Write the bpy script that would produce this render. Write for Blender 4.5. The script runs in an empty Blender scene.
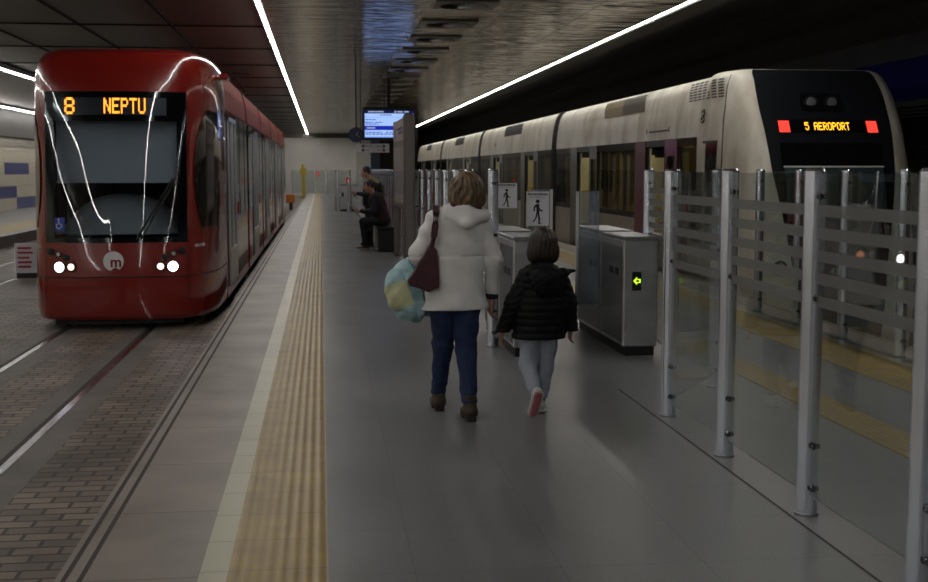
import bpy, math, random
import numpy as np
from mathutils import Matrix, Vector
random.seed(7)
C = bpy.context.scene.collection
R = math.radians

# ------------------------------------------------------------------ camera
F, CX, CY, VX, VY, EYE = 1200.0, 464.0, 291.0, 321.0, 170.0, 1.62
yd = Vector((VX-CX, CY-VY, -F)).normalized()
up = Vector((0, F, CY-VY)).normalized()
xr = yd.cross(up)
cam_d = bpy.data.cameras.new('camera'); cam = bpy.data.objects.new('camera', cam_d); C.objects.link(cam)
rot = Matrix((xr, yd, up))            # world = rot @ cam
M4 = rot.to_4x4(); M4.translation = Vector((0, 0, EYE))
cam.matrix_world = M4
cam_d.sensor_width = 36.0; cam_d.lens = F/928.0*36.0
cam_d.clip_start = 0.05; cam_d.clip_end = 300
cam_d.dof.use_dof = True; cam_d.dof.focus_distance = 8.0; cam_d.dof.aperture_fstop = 4.5
bpy.context.scene.camera = cam

# ------------------------------------------------------------------ world, exposure
w = bpy.data.worlds.new('world'); bpy.context.scene.world = w; w.use_nodes = True
w.node_tree.nodes['Background'].inputs[0].default_value = (0.6, 0.7, 0.9, 1)
w.node_tree.nodes['Background'].inputs[1].default_value = 0.012
vs = bpy.context.scene.view_settings
vs.view_transform = 'Standard'; vs.look = 'None'; vs.gamma = 1; vs.use_curve_mapping = False
vs.exposure = 0.15
STRIP = 30.0        # strip light strength
bpy.context.scene.cycles.max_bounces = 7
bpy.context.scene.cycles.transparent_max_bounces = 40
bpy.context.scene.cycles.caustics_reflective = False
bpy.context.scene.cycles.caustics_refractive = False
bpy.context.scene.cycles.use_denoising = True

# ------------------------------------------------------------------ materials
def _new(name):
    m = bpy.data.materials.new(name); m.use_nodes = True
    nt = m.node_tree
    return m, nt, nt.nodes['Principled BSDF']
def N(nt, typ, **kw):
    n = nt.nodes.new(typ)
    for k, v in kw.items(): setattr(n, k, v)
    return n
def coords(nt, scale=(1,1,1), rotz=0, kind='geo', loc=(0,0,0)):
    if kind == 'geo': src = N(nt, 'ShaderNodeNewGeometry').outputs['Position']
    else: src = N(nt, 'ShaderNodeTexCoord').outputs['Object']
    mp = N(nt, 'ShaderNodeMapping'); mp.inputs['Scale'].default_value = scale
    mp.inputs['Rotation'].default_value = (0, 0, rotz); mp.inputs['Location'].default_value = loc
    nt.links.new(src, mp.inputs['Vector'])
    return mp.outputs['Vector']
def ramp(nt, fac, stops):
    r = N(nt, 'ShaderNodeValToRGB')
    els = r.color_ramp.elements
    while len(els) < len(stops): els.new(0.5)
    for e, (p, c) in zip(els, stops):
        e.position = p; e.color = (*c, 1) if len(c) == 3 else c
    nt.links.new(fac, r.inputs['Fac'])
    return r.outputs['Color']
def bump(nt, b, height, strength=0.3, dist=0.01):
    n = N(nt, 'ShaderNodeBump'); n.inputs['Strength'].default_value = strength; n.inputs['Distance'].default_value = dist
    nt.links.new(height, n.inputs['Height']); nt.links.new(n.outputs['Normal'], b.inputs['Normal'])
    return n
def mat(name, col, rough=0.5, metal=0.0, var=0.0, vscale=3.0, col2=None, bmp=0.0, bscale=30.0, coat=0.0, spec=None, stretch=(1,1,1), detail=6):
    m, nt, b = _new(name)
    b.inputs['Base Color'].default_value = (*col, 1)
    b.inputs['Roughness'].default_value = rough; b.inputs['Metallic'].default_value = metal
    if coat: b.inputs['Coat Weight'].default_value = coat; b.inputs['Coat Roughness'].default_value = 0.04
    if spec is not None: b.inputs['Specular IOR Level'].default_value = spec
    if var or col2:
        c2 = col2 or tuple(max(0, c*(1-var)) for c in col)
        n = N(nt, 'ShaderNodeTexNoise'); n.inputs['Scale'].default_value = vscale; n.inputs['Detail'].default_value = detail
        nt.links.new(coords(nt, stretch), n.inputs['Vector'])
        nt.links.new(ramp(nt, n.outputs['Fac'], [(0.3, c2), (0.7, col)]), b.inputs['Base Color'])
    if bmp:
        n = N(nt, 'ShaderNodeTexNoise'); n.inputs['Scale'].default_value = bscale; n.inputs['Detail'].default_value = 4
        nt.links.new(coords(nt, stretch), n.inputs['Vector'])
        bump(nt, b, n.outputs['Fac'], bmp)
    return m
def emit(name, col, s):
    m, nt, b = _new(name)
    b.inputs['Base Color'].default_value = (0, 0, 0, 1)
    b.inputs['Emission Color'].default_value = (*col, 1); b.inputs['Emission Strength'].default_value = s
    return m
def thinglass(name, tint=(0.8, 0.86, 0.84), ior=1.5, rough=0.0, gl=(1, 1, 1)):
    m = bpy.data.materials.new(name); m.use_nodes = True; nt = m.node_tree
    nt.nodes.remove(nt.nodes['Principled BSDF']); out = nt.nodes['Material Output']
    t = N(nt, 'ShaderNodeBsdfTransparent'); t.inputs['Color'].default_value = (*tint, 1)
    g = N(nt, 'ShaderNodeBsdfGlossy'); g.inputs['Roughness'].default_value = rough; g.inputs['Color'].default_value = (*gl, 1)
    lw = N(nt, 'ShaderNodeLayerWeight'); lw.inputs['Blend'].default_value = 0.5
    pw = N(nt, 'ShaderNodeMath', operation='POWER'); nt.links.new(lw.outputs['Facing'], pw.inputs[0]); pw.inputs[1].default_value = 5
    f0 = ((ior-1)/(ior+1))**2
    f = N(nt, 'ShaderNodeMath', operation='MULTIPLY_ADD'); nt.links.new(pw.outputs[0], f.inputs[0]); f.inputs[1].default_value = 1-f0; f.inputs[2].default_value = f0
    mx = N(nt, 'ShaderNodeMixShader')
    nt.links.new(f.outputs[0], mx.inputs[0]); nt.links.new(t.outputs[0], mx.inputs[1]); nt.links.new(g.outputs[0], mx.inputs[2])
    nt.links.new(mx.outputs[0], out.inputs['Surface'])
    return m
def frosted(name, col, alpha):
    m = bpy.data.materials.new(name); m.use_nodes = True; nt = m.node_tree
    nt.nodes.remove(nt.nodes['Principled BSDF']); out = nt.nodes['Material Output']
    t = N(nt, 'ShaderNodeBsdfTransparent'); d = N(nt, 'ShaderNodeBsdfDiffuse'); d.inputs['Color'].default_value = (*col, 1)
    tr = N(nt, 'ShaderNodeBsdfTranslucent'); tr.inputs['Color'].default_value = (*col, 1)
    a = N(nt, 'ShaderNodeMixShader'); a.inputs[0].default_value = 0.45
    nt.links.new(d.outputs[0], a.inputs[1]); nt.links.new(tr.outputs[0], a.inputs[2])
    mx = N(nt, 'ShaderNodeMixShader'); mx.inputs[0].default_value = alpha
    nt.links.new(t.outputs[0], mx.inputs[1]); nt.links.new(a.outputs[0], mx.inputs[2])
    nt.links.new(mx.outputs[0], out.inputs['Surface'])
    return m

M = {}
M['strip'] = emit('strip_light', (1.0, 0.95, 0.89), STRIP)
M['added_wallstrip'] = emit('added_wall_wash', (1.0, 0.95, 0.88), STRIP*0.45)  # glow of the added lamp at the end wall
M['vent'] = mat('pale_vent_metal', (0.30, 0.28, 0.24), 0.4, 0.3)
M['dark_metal'] = mat('dark_metal', (0.02, 0.02, 0.022), 0.45, 0.3)
M['black'] = mat('black_plastic', (0.008, 0.008, 0.009), 0.5)
M['rubber'] = mat('black_rubber', (0.012, 0.012, 0.012), 0.75)
M['steel'] = mat('brushed_steel', (0.56, 0.60, 0.68), 0.11, 1.0, var=0.12, vscale=20, stretch=(1, 1, 0.05))
def m_post():
    m, nt, b = _new('turned_steel_tube')
    b.inputs['Base Color'].default_value = (0.82, 0.88, 1.0, 1); b.inputs['Metallic'].default_value = 1
    b.inputs['Roughness'].default_value = 0.17; b.inputs['Anisotropic'].default_value = 0.97; b.inputs['Anisotropic Rotation'].default_value = ANISO
    t = N(nt, 'ShaderNodeTangent'); t.direction_type = 'RADIAL'; t.axis = 'Z'; nt.links.new(t.outputs[0], b.inputs['Tangent'])
    return m
ANISO = 0.25
M['clamp'] = mat('dark_clamp_steel', (0.16, 0.16, 0.17), 0.15, 1.0)
M['post'] = m_post()
M['steel_sat'] = mat('satin_steel', (0.42, 0.44, 0.46), 0.34, 1.0, var=0.2, vscale=12, stretch=(1, 1, 0.2))
M['rail'] = mat('rail_steel', (0.45, 0.45, 0.47), 0.25, 1.0)
M['glass'] = thinglass('barrier_glass', (0.90, 0.93, 0.92))
M['glass_dark'] = thinglass('tinted_glass', (0.10, 0.11, 0.10), 1.5)
M['glass_wind'] = thinglass('windscreen_glass', (0.72, 0.78, 0.82), 1.52)
M['glass_metro'] = thinglass('metro_window_glass', (0.74, 0.71, 0.62), 1.45, gl=(0.25, 0.25, 0.27))
M['frost'] = frosted('frosted_band', (0.24, 0.235, 0.23), 0.78)
M['white_paint'] = mat('white_paint', (0.6, 0.6, 0.58), 0.5)
M['logo_white'] = mat('logo_white', (0.85, 0.85, 0.85), 0.4)
M['orange_led'] = emit('orange_led', (1.0, 0.25, 0.02), 3.6)
M['amber_led'] = emit('amber_led', (1.0, 0.45, 0.02), 2.6)
M['red_lamp'] = emit('red_lamp', (1.0, 0.045, 0.03), 1.5)
M['green_led'] = emit('green_led', (0.55, 0.95, 0.03), 1.3)
M['head_white'] = emit('headlamp_white', (1.0, 0.95, 1.0), 14.0)
M['head_amber'] = emit('headlamp_amber', (1.0, 0.55, 0.40), 3.0)
M['head_dim'] = emit('marker_lamp', (1.0, 0.30, 0.12), 0.35)
# --- floors
def m_floor():
    m, nt, b = _new('grey_terrazzo_floor')
    v = coords(nt)
    n = N(nt, 'ShaderNodeTexNoise'); n.inputs['Scale'].default_value = 90; n.inputs['Detail'].default_value = 3; nt.links.new(v, n.inputs['Vector'])
    n2 = N(nt, 'ShaderNodeTexNoise'); n2.inputs['Scale'].default_value = 0.9; n2.inputs['Detail'].default_value = 6; nt.links.new(v, n2.inputs['Vector'])
    c1 = ramp(nt, n.outputs['Fac'], [(0.35, (0.16, 0.165, 0.17)), (0.65, (0.215, 0.22, 0.225))])
    c2 = ramp(nt, n2.outputs['Fac'], [(0.3, (0.78, 0.77, 0.76)), (0.7, (1, 1, 1))])
    mx = N(nt, 'ShaderNodeMixRGB', blend_type='MULTIPLY'); mx.inputs[0].default_value = 1
    nt.links.new(c1, mx.inputs[1]); nt.links.new(c2, mx.inputs[2])
    br = N(nt, 'ShaderNodeTexBrick'); br.offset = 0; br.inputs['Scale'].default_value = 1
    br.inputs['Brick Width'].default_value = 0.6; br.inputs['Row Height'].default_value = 0.6; br.inputs['Mortar Size'].default_value = 0.0025
    br.inputs['Color1'].default_value = (1, 1, 1, 1); br.inputs['Color2'].default_value = (0.93, 0.93, 0.93, 1); br.inputs['Mortar'].default_value = (0.6, 0.6, 0.6, 1)
    v2 = coords(nt, loc=(0.24, 0.1, 0)); nt.links.new(v2, br.inputs['Vector'])
    mx2 = N(nt, 'ShaderNodeMixRGB', blend_type='MULTIPLY'); mx2.inputs[0].default_value = 1
    nt.links.new(mx.outputs[0], mx2.inputs[1]); nt.links.new(br.outputs['Color'], mx2.inputs[2])
    nt.links.new(mx2.outputs[0], b.inputs['Base Color'])
    r = ramp(nt, n2.outputs['Fac'], [(0.3, (0.30,)*3), (0.7, (0.42,)*3)]); nt.links.new(r, b.inputs['Roughness'])
    return m
M['floor'] = m_floor()
def m_pavers(name, c1, c2, mort, bw, rh, ms, rough, mottle=0.35, off=0.5, wear=True):
    m, nt, b = _new(name)
    v = coords(nt)
    br = N(nt, 'ShaderNodeTexBrick'); br.offset = off; br.inputs['Scale'].default_value = 1
    br.inputs['Brick Width'].default_value = bw; br.inputs['Row Height'].default_value = rh; br.inputs['Mortar Size'].default_value = ms
    br.inputs['Mortar Smooth'].default_value = 0.2
    br.inputs['Color1'].default_value = (*c1, 1); br.inputs['Color2'].default_value = (*c2, 1); br.inputs['Mortar'].default_value = (*mort, 1)
    nt.links.new(v, br.inputs['Vector'])
    n = N(nt, 'ShaderNodeTexNoise'); n.inputs['Scale'].default_value = 1.6; n.inputs['Detail'].default_value = 8; nt.links.new(v, n.inputs['Vector'])
    d = 1-mottle
    c = ramp(nt, n.outputs['Fac'], [(0.35, (d, d, d)), (0.65, (1, 1, 1))])
    mx = N(nt, 'ShaderNodeMixRGB', blend_type='MULTIPLY'); mx.inputs[0].default_value = 1
    nt.links.new(br.outputs['Color'], mx.inputs[1]); nt.links.new(c, mx.inputs[2])
    nt.links.new(mx.outputs[0], b.inputs['Base Color'])
    b.inputs['Roughness'].default_value = rough
    inv = N(nt, 'ShaderNodeMath', operation='SUBTRACT'); inv.inputs[0].default_value = 1; nt.links.new(br.outputs['Fac'], inv.inputs[1])
    bump(nt, b, inv.outputs[0], 0.5, 0.006)
    return m
M['pavers'] = m_pavers('worn_brick_pavers', (0.30, 0.235, 0.175), (0.15, 0.12, 0.10), (0.030, 0.026, 0.024), 0.24, 0.12, 0.012, 0.5, 0.55)
M['edge_stone'] = m_pavers('platform_edge_stone', (0.30, 0.26, 0.23), (0.26, 0.23, 0.205), (0.10, 0.09, 0.09), 5.0, 0.95, 0.004, 0.33, 0.3, 0)
M['edge_stone'].node_tree.nodes['Principled BSDF'].inputs['Roughness'].default_value = 0.42
M['edge_stone'].node_tree.nodes['Principled BSDF'].inputs['Specular IOR Level'].default_value = 0.3
M['cream'] = m_pavers('cream_tile_line', (0.42, 0.41, 0.28), (0.39, 0.38, 0.26), (0.2, 0.19, 0.13), 5.0, 0.40, 0.004, 0.4, 0.12, 0)
def m_tactile(name, c, stripes=True, pitch=0.052):
    m, nt, b = _new(name)
    v = coords(nt)
    wv = N(nt, 'ShaderNodeTexWave', wave_type='BANDS', bands_direction='X'); wv.inputs['Scale'].default_value = 0.314/pitch; wv.inputs['Distortion'].default_value = 0
    nt.links.new(v, wv.inputs['Vector'])
    n = N(nt, 'ShaderNodeTexNoise'); n.inputs['Scale'].default_value = 5; n.inputs['Detail'].default_value = 8; nt.links.new(v, n.inputs['Vector'])
    cc = ramp(nt, n.outputs['Fac'], [(0.3, tuple(x*0.7 for x in c)), (0.7, c)])
    gr = ramp(nt, wv.outputs['Fac'], [(0.2, (0.80, 0.77, 0.70)), (0.6, (1, 1, 1))])
    br = N(nt, 'ShaderNodeTexBrick'); br.offset = 0; br.inputs['Scale'].default_value = 1
    br.inputs['Brick Width'].default_value = 8; br.inputs['Row Height'].default_value = 0.4; br.inputs['Mortar Size'].default_value = 0.004
    br.inputs['Color1'].default_value = (1, 1, 1, 1); br.inputs['Color2'].default_value = (0.9, 0.9, 0.9, 1); br.inputs['Mortar'].default_value = (0.5, 0.5, 0.5, 1)
    nt.links.new(v, br.inputs['Vector'])
    a = N(nt, 'ShaderNodeMixRGB', blend_type='MULTIPLY'); a.inputs[0].default_value = 1; nt.links.new(cc, a.inputs[1]); nt.links.new(gr, a.inputs[2])
    a2 = N(nt, 'ShaderNodeMixRGB', blend_type='MULTIPLY'); a2.inputs[0].default_value = 1; nt.links.new(a.outputs[0], a2.inputs[1]); nt.links.new(br.outputs['Color'], a2.inputs[2])
    nt.links.new(a2.outputs[0], b.inputs['Base Color']); b.inputs['Roughness'].default_value = 0.42
    bump(nt, b, wv.outputs['Fac'], 0.5, 0.004)
    return m
M['tactile'] = m_tactile('yellow_ribbed_tactile', (0.37, 0.25, 0.05))
M['concrete'] = mat('track_concrete', (0.17, 0.155, 0.14), 0.55, var=0.35, vscale=2.5, bmp=0.2, bscale=25)
M['ballast'] = mat('dark_track_bed', (0.035, 0.033, 0.03), 0.8, var=0.5, vscale=6, bmp=0.8, bscale=18)
M['groove'] = mat('dark_groove', (0.03, 0.026, 0.024), 0.7)
def m_ceiling():
    m, nt, b = _new('polished_metal_ceiling')
    v = coords(nt, (0.9, 3.2, 1))
    n = N(nt, 'ShaderNodeTexNoise'); n.inputs['Scale'].default_value = 1.0; n.inputs['Detail'].default_value = 2.5; nt.links.new(v, n.inputs['Vector'])
    v3 = coords(nt, (1.5, 0.12, 1))
    n3 = N(nt, 'ShaderNodeTexNoise'); n3.inputs['Scale'].default_value = 2.2; n3.inputs['Detail'].default_value = 4; nt.links.new(v3, n3.inputs['Vector'])
    nt.links.new(ramp(nt, n3.outputs['Fac'], [(0.3, (0.15, 0.115, 0.065)), (0.7, (0.30, 0.25, 0.165))]), b.inputs['Base Color'])
    b.inputs['Metallic'].default_value = 1.0; b.inputs['Roughness'].default_value = 0.12
    br = N(nt, 'ShaderNodeTexBrick'); br.offset = 0; br.inputs['Scale'].default_value = 1
    br.inputs['Brick Width'].default_value = 1.28; br.inputs['Row Height'].default_value = 0.30; br.inputs['Mortar Size'].default_value = 0.006
    br.inputs['Mortar Smooth'].default_value = 1.0
    nt.links.new(coords(nt, loc=(1.0, 0, 0)), br.inputs['Vector'])
    add = N(nt, 'ShaderNodeMath', operation='MULTIPLY_ADD'); nt.links.new(br.outputs['Fac'], add.inputs[0]); add.inputs[1].default_value = -0.6
    nt.links.new(n.outputs['Fac'], add.inputs[2])
    bump(nt, b, add.outputs[0], 1.0, 0.035)
    return m
M['ceil_metal'] = m_ceiling()
M['ceil_bronze'] = mat('dull_bronze_ceiling', (0.10, 0.085, 0.055), 0.3, 0.8, var=0.4, vscale=1.5, stretch=(0.5, 3, 1))
M['ceil_dark'] = mat('dark_ceiling_panel', (0.026, 0.022, 0.018), 0.5, 0.0, var=0.4, vscale=1.2, stretch=(0.6, 3, 1), bmp=0.2, bscale=3)
M['beam'] = mat('dark_concrete_beam', (0.075, 0.068, 0.06), 0.7, var=0.3, vscale=1.5)
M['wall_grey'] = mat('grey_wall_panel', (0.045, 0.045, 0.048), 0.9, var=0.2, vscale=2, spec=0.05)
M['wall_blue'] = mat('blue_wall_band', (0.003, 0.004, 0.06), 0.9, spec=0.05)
M['far_wall'] = mat('pale_end_wall', (0.50, 0.49, 0.46), 0.7, var=0.12, vscale=1)
M['wall_black'] = mat('black_tunnel_wall', (0.012, 0.011, 0.010), 0.95, spec=0.1)
def m_tiles():
    m, nt, b = _new('white_and_blue_tiles')
    br = N(nt, 'ShaderNodeTexBrick'); br.offset = 0.5; br.inputs['Scale'].default_value = 1
    br.inputs['Brick Width'].default_value = 4.0; br.inputs['Row Height'].default_value = 0.48; br.inputs['Mortar Size'].default_value = 0.008
    br.inputs['Color1'].default_value = (0.50, 0.46, 0.36, 1); br.inputs['Color2'].default_value = (0.54, 0.5, 0.40, 1); br.inputs['Mortar'].default_value = (0.25, 0.24, 0.2, 1)
    src = N(nt, 'ShaderNodeNewGeometry'); sp = N(nt, 'ShaderNodeSeparateXYZ'); cb = N(nt, 'ShaderNodeCombineXYZ')
    nt.links.new(src.outputs['Position'], sp.inputs[0]); nt.links.new(sp.outputs['Y'], cb.inputs['X']); nt.links.new(sp.outputs['Z'], cb.inputs['Y'])
    nt.links.new(cb.outputs[0], br.inputs['Vector']); nt.links.new(br.outputs['Color'], b.inputs['Base Color'])
    b.inputs['Roughness'].default_value = 0.3
    return m
M['tiles'] = m_tiles()
M['blue_tile'] = mat('blue_tile', (0.02, 0.03, 0.17), 0.3)
# --- vehicles
M['red'] = mat('red_tram_paint', (0.225, 0.012, 0.008), 0.22, 0.0, coat=0.8)
M['red_roof'] = mat('red_roof_paint', (0.24, 0.02, 0.013), 0.5)
M['red_dark'] = mat('dark_red_paint', (0.22, 0.014, 0.010), 0.3, coat=0.5)
M['blackgloss'] = mat('gloss_black_mask', (0.006, 0.006, 0.008), 0.08, coat=0.5)
M['silver'] = mat('silver_door_frame', (0.50, 0.52, 0.56), 0.3, 0.8)
M['doorwhite'] = mat('pale_door_panel', (0.55, 0.50, 0.44), 0.35)
M['blind'] = mat('grey_roller_blind', (0.42, 0.46, 0.52), 0.7)
M['dash'] = mat('grey_dashboard', (0.24, 0.26, 0.28), 0.6)
M['cabwall'] = mat('cab_interior', (0.10, 0.11, 0.12), 0.7)
def m_cream_train():
    m, nt, b = _new('dirty_cream_train_paint')
    n = N(nt, 'ShaderNodeTexNoise'); n.inputs['Scale'].default_value = 1.6; n.inputs['Detail'].default_value = 9; nt.links.new(coords(nt, (1, 1.2, 0.35)), n.inputs['Vector'])
    n2 = N(nt, 'ShaderNodeTexNoise'); n2.inputs['Scale'].default_value = 7; n2.inputs['Detail'].default_value = 6; nt.links.new(coords(nt, (1, 0.5, 0.30)), n2.inputs['Vector'])
    a = ramp(nt, n.outputs['Fac'], [(0.30, (0.46, 0.41, 0.30)), (0.55, (0.72, 0.69, 0.60))])
    c = ramp(nt, n2.outputs['Fac'], [(0.28, (0.70, 0.64, 0.52)), (0.55, (1, 1, 1))])
    mx = N(nt, 'ShaderNodeMixRGB', blend_type='MULTIPLY'); mx.inputs[0].default_value = 0.5
    nt.links.new(a, mx.inputs[1]); nt.links.new(c, mx.inputs[2]); nt.links.new(mx.outputs[0], b.inputs['Base Color'])
    b.inputs['Roughness'].default_value = 0.42
    return m
M['cream_train'] = m_cream_train()
M['ochre'] = mat('ochre_roof_panel', (0.17, 0.13, 0.055), 0.6)
M['ochre_dark'] = mat('brown_roof_panel', (0.05, 0.04, 0.02), 0.6)
M['ridge_dark'] = mat('dark_roof_panel', (0.012, 0.011, 0.010), 0.7)
M['lower_cream'] = mat('beige_lower_panel', (0.36, 0.32, 0.24), 0.4, var=0.2)
M['red_pillar'] = mat('red_door_pillar', (0.14, 0.008, 0.012), 0.4)
M['brown_pillar'] = mat('dark_brown_door_pillar', (0.022, 0.016, 0.012), 0.35)
M['curtain'] = mat('ochre_window_curtain', (0.55, 0.44, 0.16), 0.8, var=0.3, vscale=8, stretch=(1, 4, 0.3))
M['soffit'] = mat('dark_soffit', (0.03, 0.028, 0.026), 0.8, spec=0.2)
M['magenta'] = mat('magenta_header', (0.22, 0.02, 0.11), 0.4)
M['metro_mask'] = mat('black_train_front', (0.012, 0.014, 0.017), 0.25, coat=0.3)
M['seat_yellow'] = mat('ochre_seat', (0.45, 0.34, 0.10), 0.6)
M['inwall'] = mat('train_interior_panel', (0.50, 0.46, 0.33), 0.6)
M['inlight'] = emit('interior_tube', (1.0, 0.88, 0.55), 4.5)
M['inwhite'] = mat('interior_white', (0.6, 0.68, 0.62), 0.5)
# --- people and props
def m_cloth(name, c, var=0.25, rough=0.8, bs=60, b_=0.3, vs_=12): return mat(name, c, rough, 0, var=var, vscale=vs_, bmp=b_, bscale=bs)
M['skin'] = mat('skin', (0.48, 0.26, 0.18), 0.5, var=0.1)
M['hair_w'] = mat('ash_blond_hair', (0.24, 0.165, 0.085), 0.45, col2=(0.03, 0.018, 0.01), vscale=38, stretch=(1, 1, 0.25), bmp=0.7, bscale=60)
M['hair_c'] = mat('dark_brown_hair', (0.035, 0.02, 0.013), 0.42, col2=(0.012, 0.008, 0.006), vscale=40, stretch=(1, 1, 0.2), bmp=0.6, bscale=70)
M['hair_b'] = mat('black_hair', (0.01, 0.009, 0.008), 0.45)
M['jacket'] = m_cloth('white_jacket_cloth', (0.74, 0.74, 0.74), 0.08, 0.75, 25, 0.25)
M['jeans'] = m_cloth('dark_blue_denim', (0.015, 0.034, 0.105), 0.45, 0.85)
M['cuff'] = m_cloth('navy_knit', (0.01, 0.014, 0.045), 0.3)
M['scarf'] = m_cloth('maroon_scarf', (0.12, 0.02, 0.035), 0.5)
M['bag_maroon'] = mat('maroon_leather', (0.060, 0.010, 0.020), 0.42, var=0.3, vscale=10)
M['boot'] = mat('brown_boot_leather', (0.055, 0.03, 0.018), 0.6, var=0.3)
M['boot_top'] = mat('dark_boot_shaft', (0.018, 0.011, 0.01), 0.6)
M['puffer'] = mat('black_padded_nylon', (0.0035, 0.0035, 0.0045), 0.6, spec=0.22)
M['collar'] = m_cloth('charcoal_knit', (0.03, 0.03, 0.032), 0.3)
M['lightjeans'] = m_cloth('pale_blue_denim', (0.42, 0.47, 0.56), 0.2, 0.85)
M['pink'] = mat('pink_sole', (0.50, 0.16, 0.19), 0.6)
M['shoe_white'] = mat('white_trainer', (0.65, 0.63, 0.62), 0.5)
M['sock'] = m_cloth('navy_sock', (0.012, 0.014, 0.03))
M['navycoat'] = m_cloth('navy_coat', (0.008, 0.009, 0.022), 0.3)
M['maroonvest'] = m_cloth('maroon_vest', (0.030, 0.008, 0.012), 0.3)
M['blacktrouser'] = m_cloth('black_trousers', (0.006, 0.006, 0.008), 0.3)
M['yellowbag'] = mat('yellow_backpack', (0.50, 0.40, 0.04), 0.6)
M['paper'] = mat('newspaper', (0.40, 0.38, 0.38), 0.8, col2=(0.16, 0.12, 0.13), vscale=25)
M['granite'] = mat('black_granite', (0.014, 0.014, 0.015), 0.35, var=0.3, vscale=40)
M['sign_white'] = mat('white_sign', (0.74, 0.74, 0.80), 0.5)
M['sign_black'] = mat('sign_black', (0.012, 0.012, 0.02), 0.6)
M['sign_grey'] = mat('sign_grey_text', (0.25, 0.25, 0.28), 0.6)
M['sign_red'] = mat('sign_red', (0.42, 0.03, 0.06), 0.6)
M['sign_purple'] = mat('sign_purple', (0.10, 0.05, 0.20), 0.6)
M['sign_green'] = mat('sign_green', (0.03, 0.18, 0.10), 0.6)
M['sign_blue'] = mat('sign_blue', (0.01, 0.05, 0.40), 0.4)
M['cabinet'] = mat('gate_brushed_steel', (0.62, 0.63, 0.65), 0.33, 0.9, var=0.25, vscale=3, stretch=(1, 1, 2))
M['cab_side'] = mat('gate_dark_side', (0.20, 0.21, 0.22), 0.36, 0.7, var=0.2)
M['flap'] = frosted('blue_flap_glass', (0.34, 0.42, 0.48), 0.35)
M['totem'] = mat('totem_grey', (0.22, 0.20, 0.19), 0.45, 0.3)
M['poster'] = mat('poster_paper', (0.42, 0.37, 0.34), 0.6, var=0.15, vscale=8)
M['screen_blue'] = emit('screen_light_blue', (0.22, 0.40, 1.0), 1.0)
M['screen_pale'] = emit('screen_pale', (0.35, 0.52, 1.0), 1.0)
M['screen_dark'] = emit('screen_dark_blue', (0.01, 0.03, 0.55), 0.6)
M['screen_header'] = emit('screen_header', (0.005, 0.01, 0.06), 0.6)
M['screen_text'] = emit('screen_text', (0.10, 0.13, 0.45), 0.5)
M['screen_white'] = emit('screen_white', (0.5, 0.6, 0.9), 0.7)
M['clock_face'] = mat('clock_face', (0.03, 0.04, 0.10), 0.4)
M['yellow_paint'] = mat('yellow_paint', (0.50, 0.37, 0.02), 0.5)
M['orange_paint'] = mat('orange_paint', (0.45, 0.13, 0.01), 0.5)
def m_bag():
    m, nt, b = _new('teal_plastic_bag')
    n = N(nt, 'ShaderNodeTexNoise'); n.inputs['Scale'].default_value = 9; n.inputs['Detail'].default_value = 5; nt.links.new(coords(nt), n.inputs['Vector'])
    nt.links.new(ramp(nt, n.outputs['Fac'], [(0.3, (0.26, 0.45, 0.50)), (0.7, (0.42, 0.62, 0.66))]), b.inputs['Base Color'])
    b.inputs['Roughness'].default_value = 0.35
    v = N(nt, 'ShaderNodeTexNoise'); v.inputs['Scale'].default_value = 11; v.inputs['Detail'].default_value = 3; v.inputs['Distortion'].default_value = 1.5; nt.links.new(coords(nt), v.inputs['Vector'])
    bump(nt, b, v.outputs['Fac'], 0.9, 0.03)
    return m
M['bag_teal'] = m_bag()
M['bag_yellow'] = mat('yellow_green_print', (0.62, 0.64, 0.38), 0.4, var=0.15, vscale=10)

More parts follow.
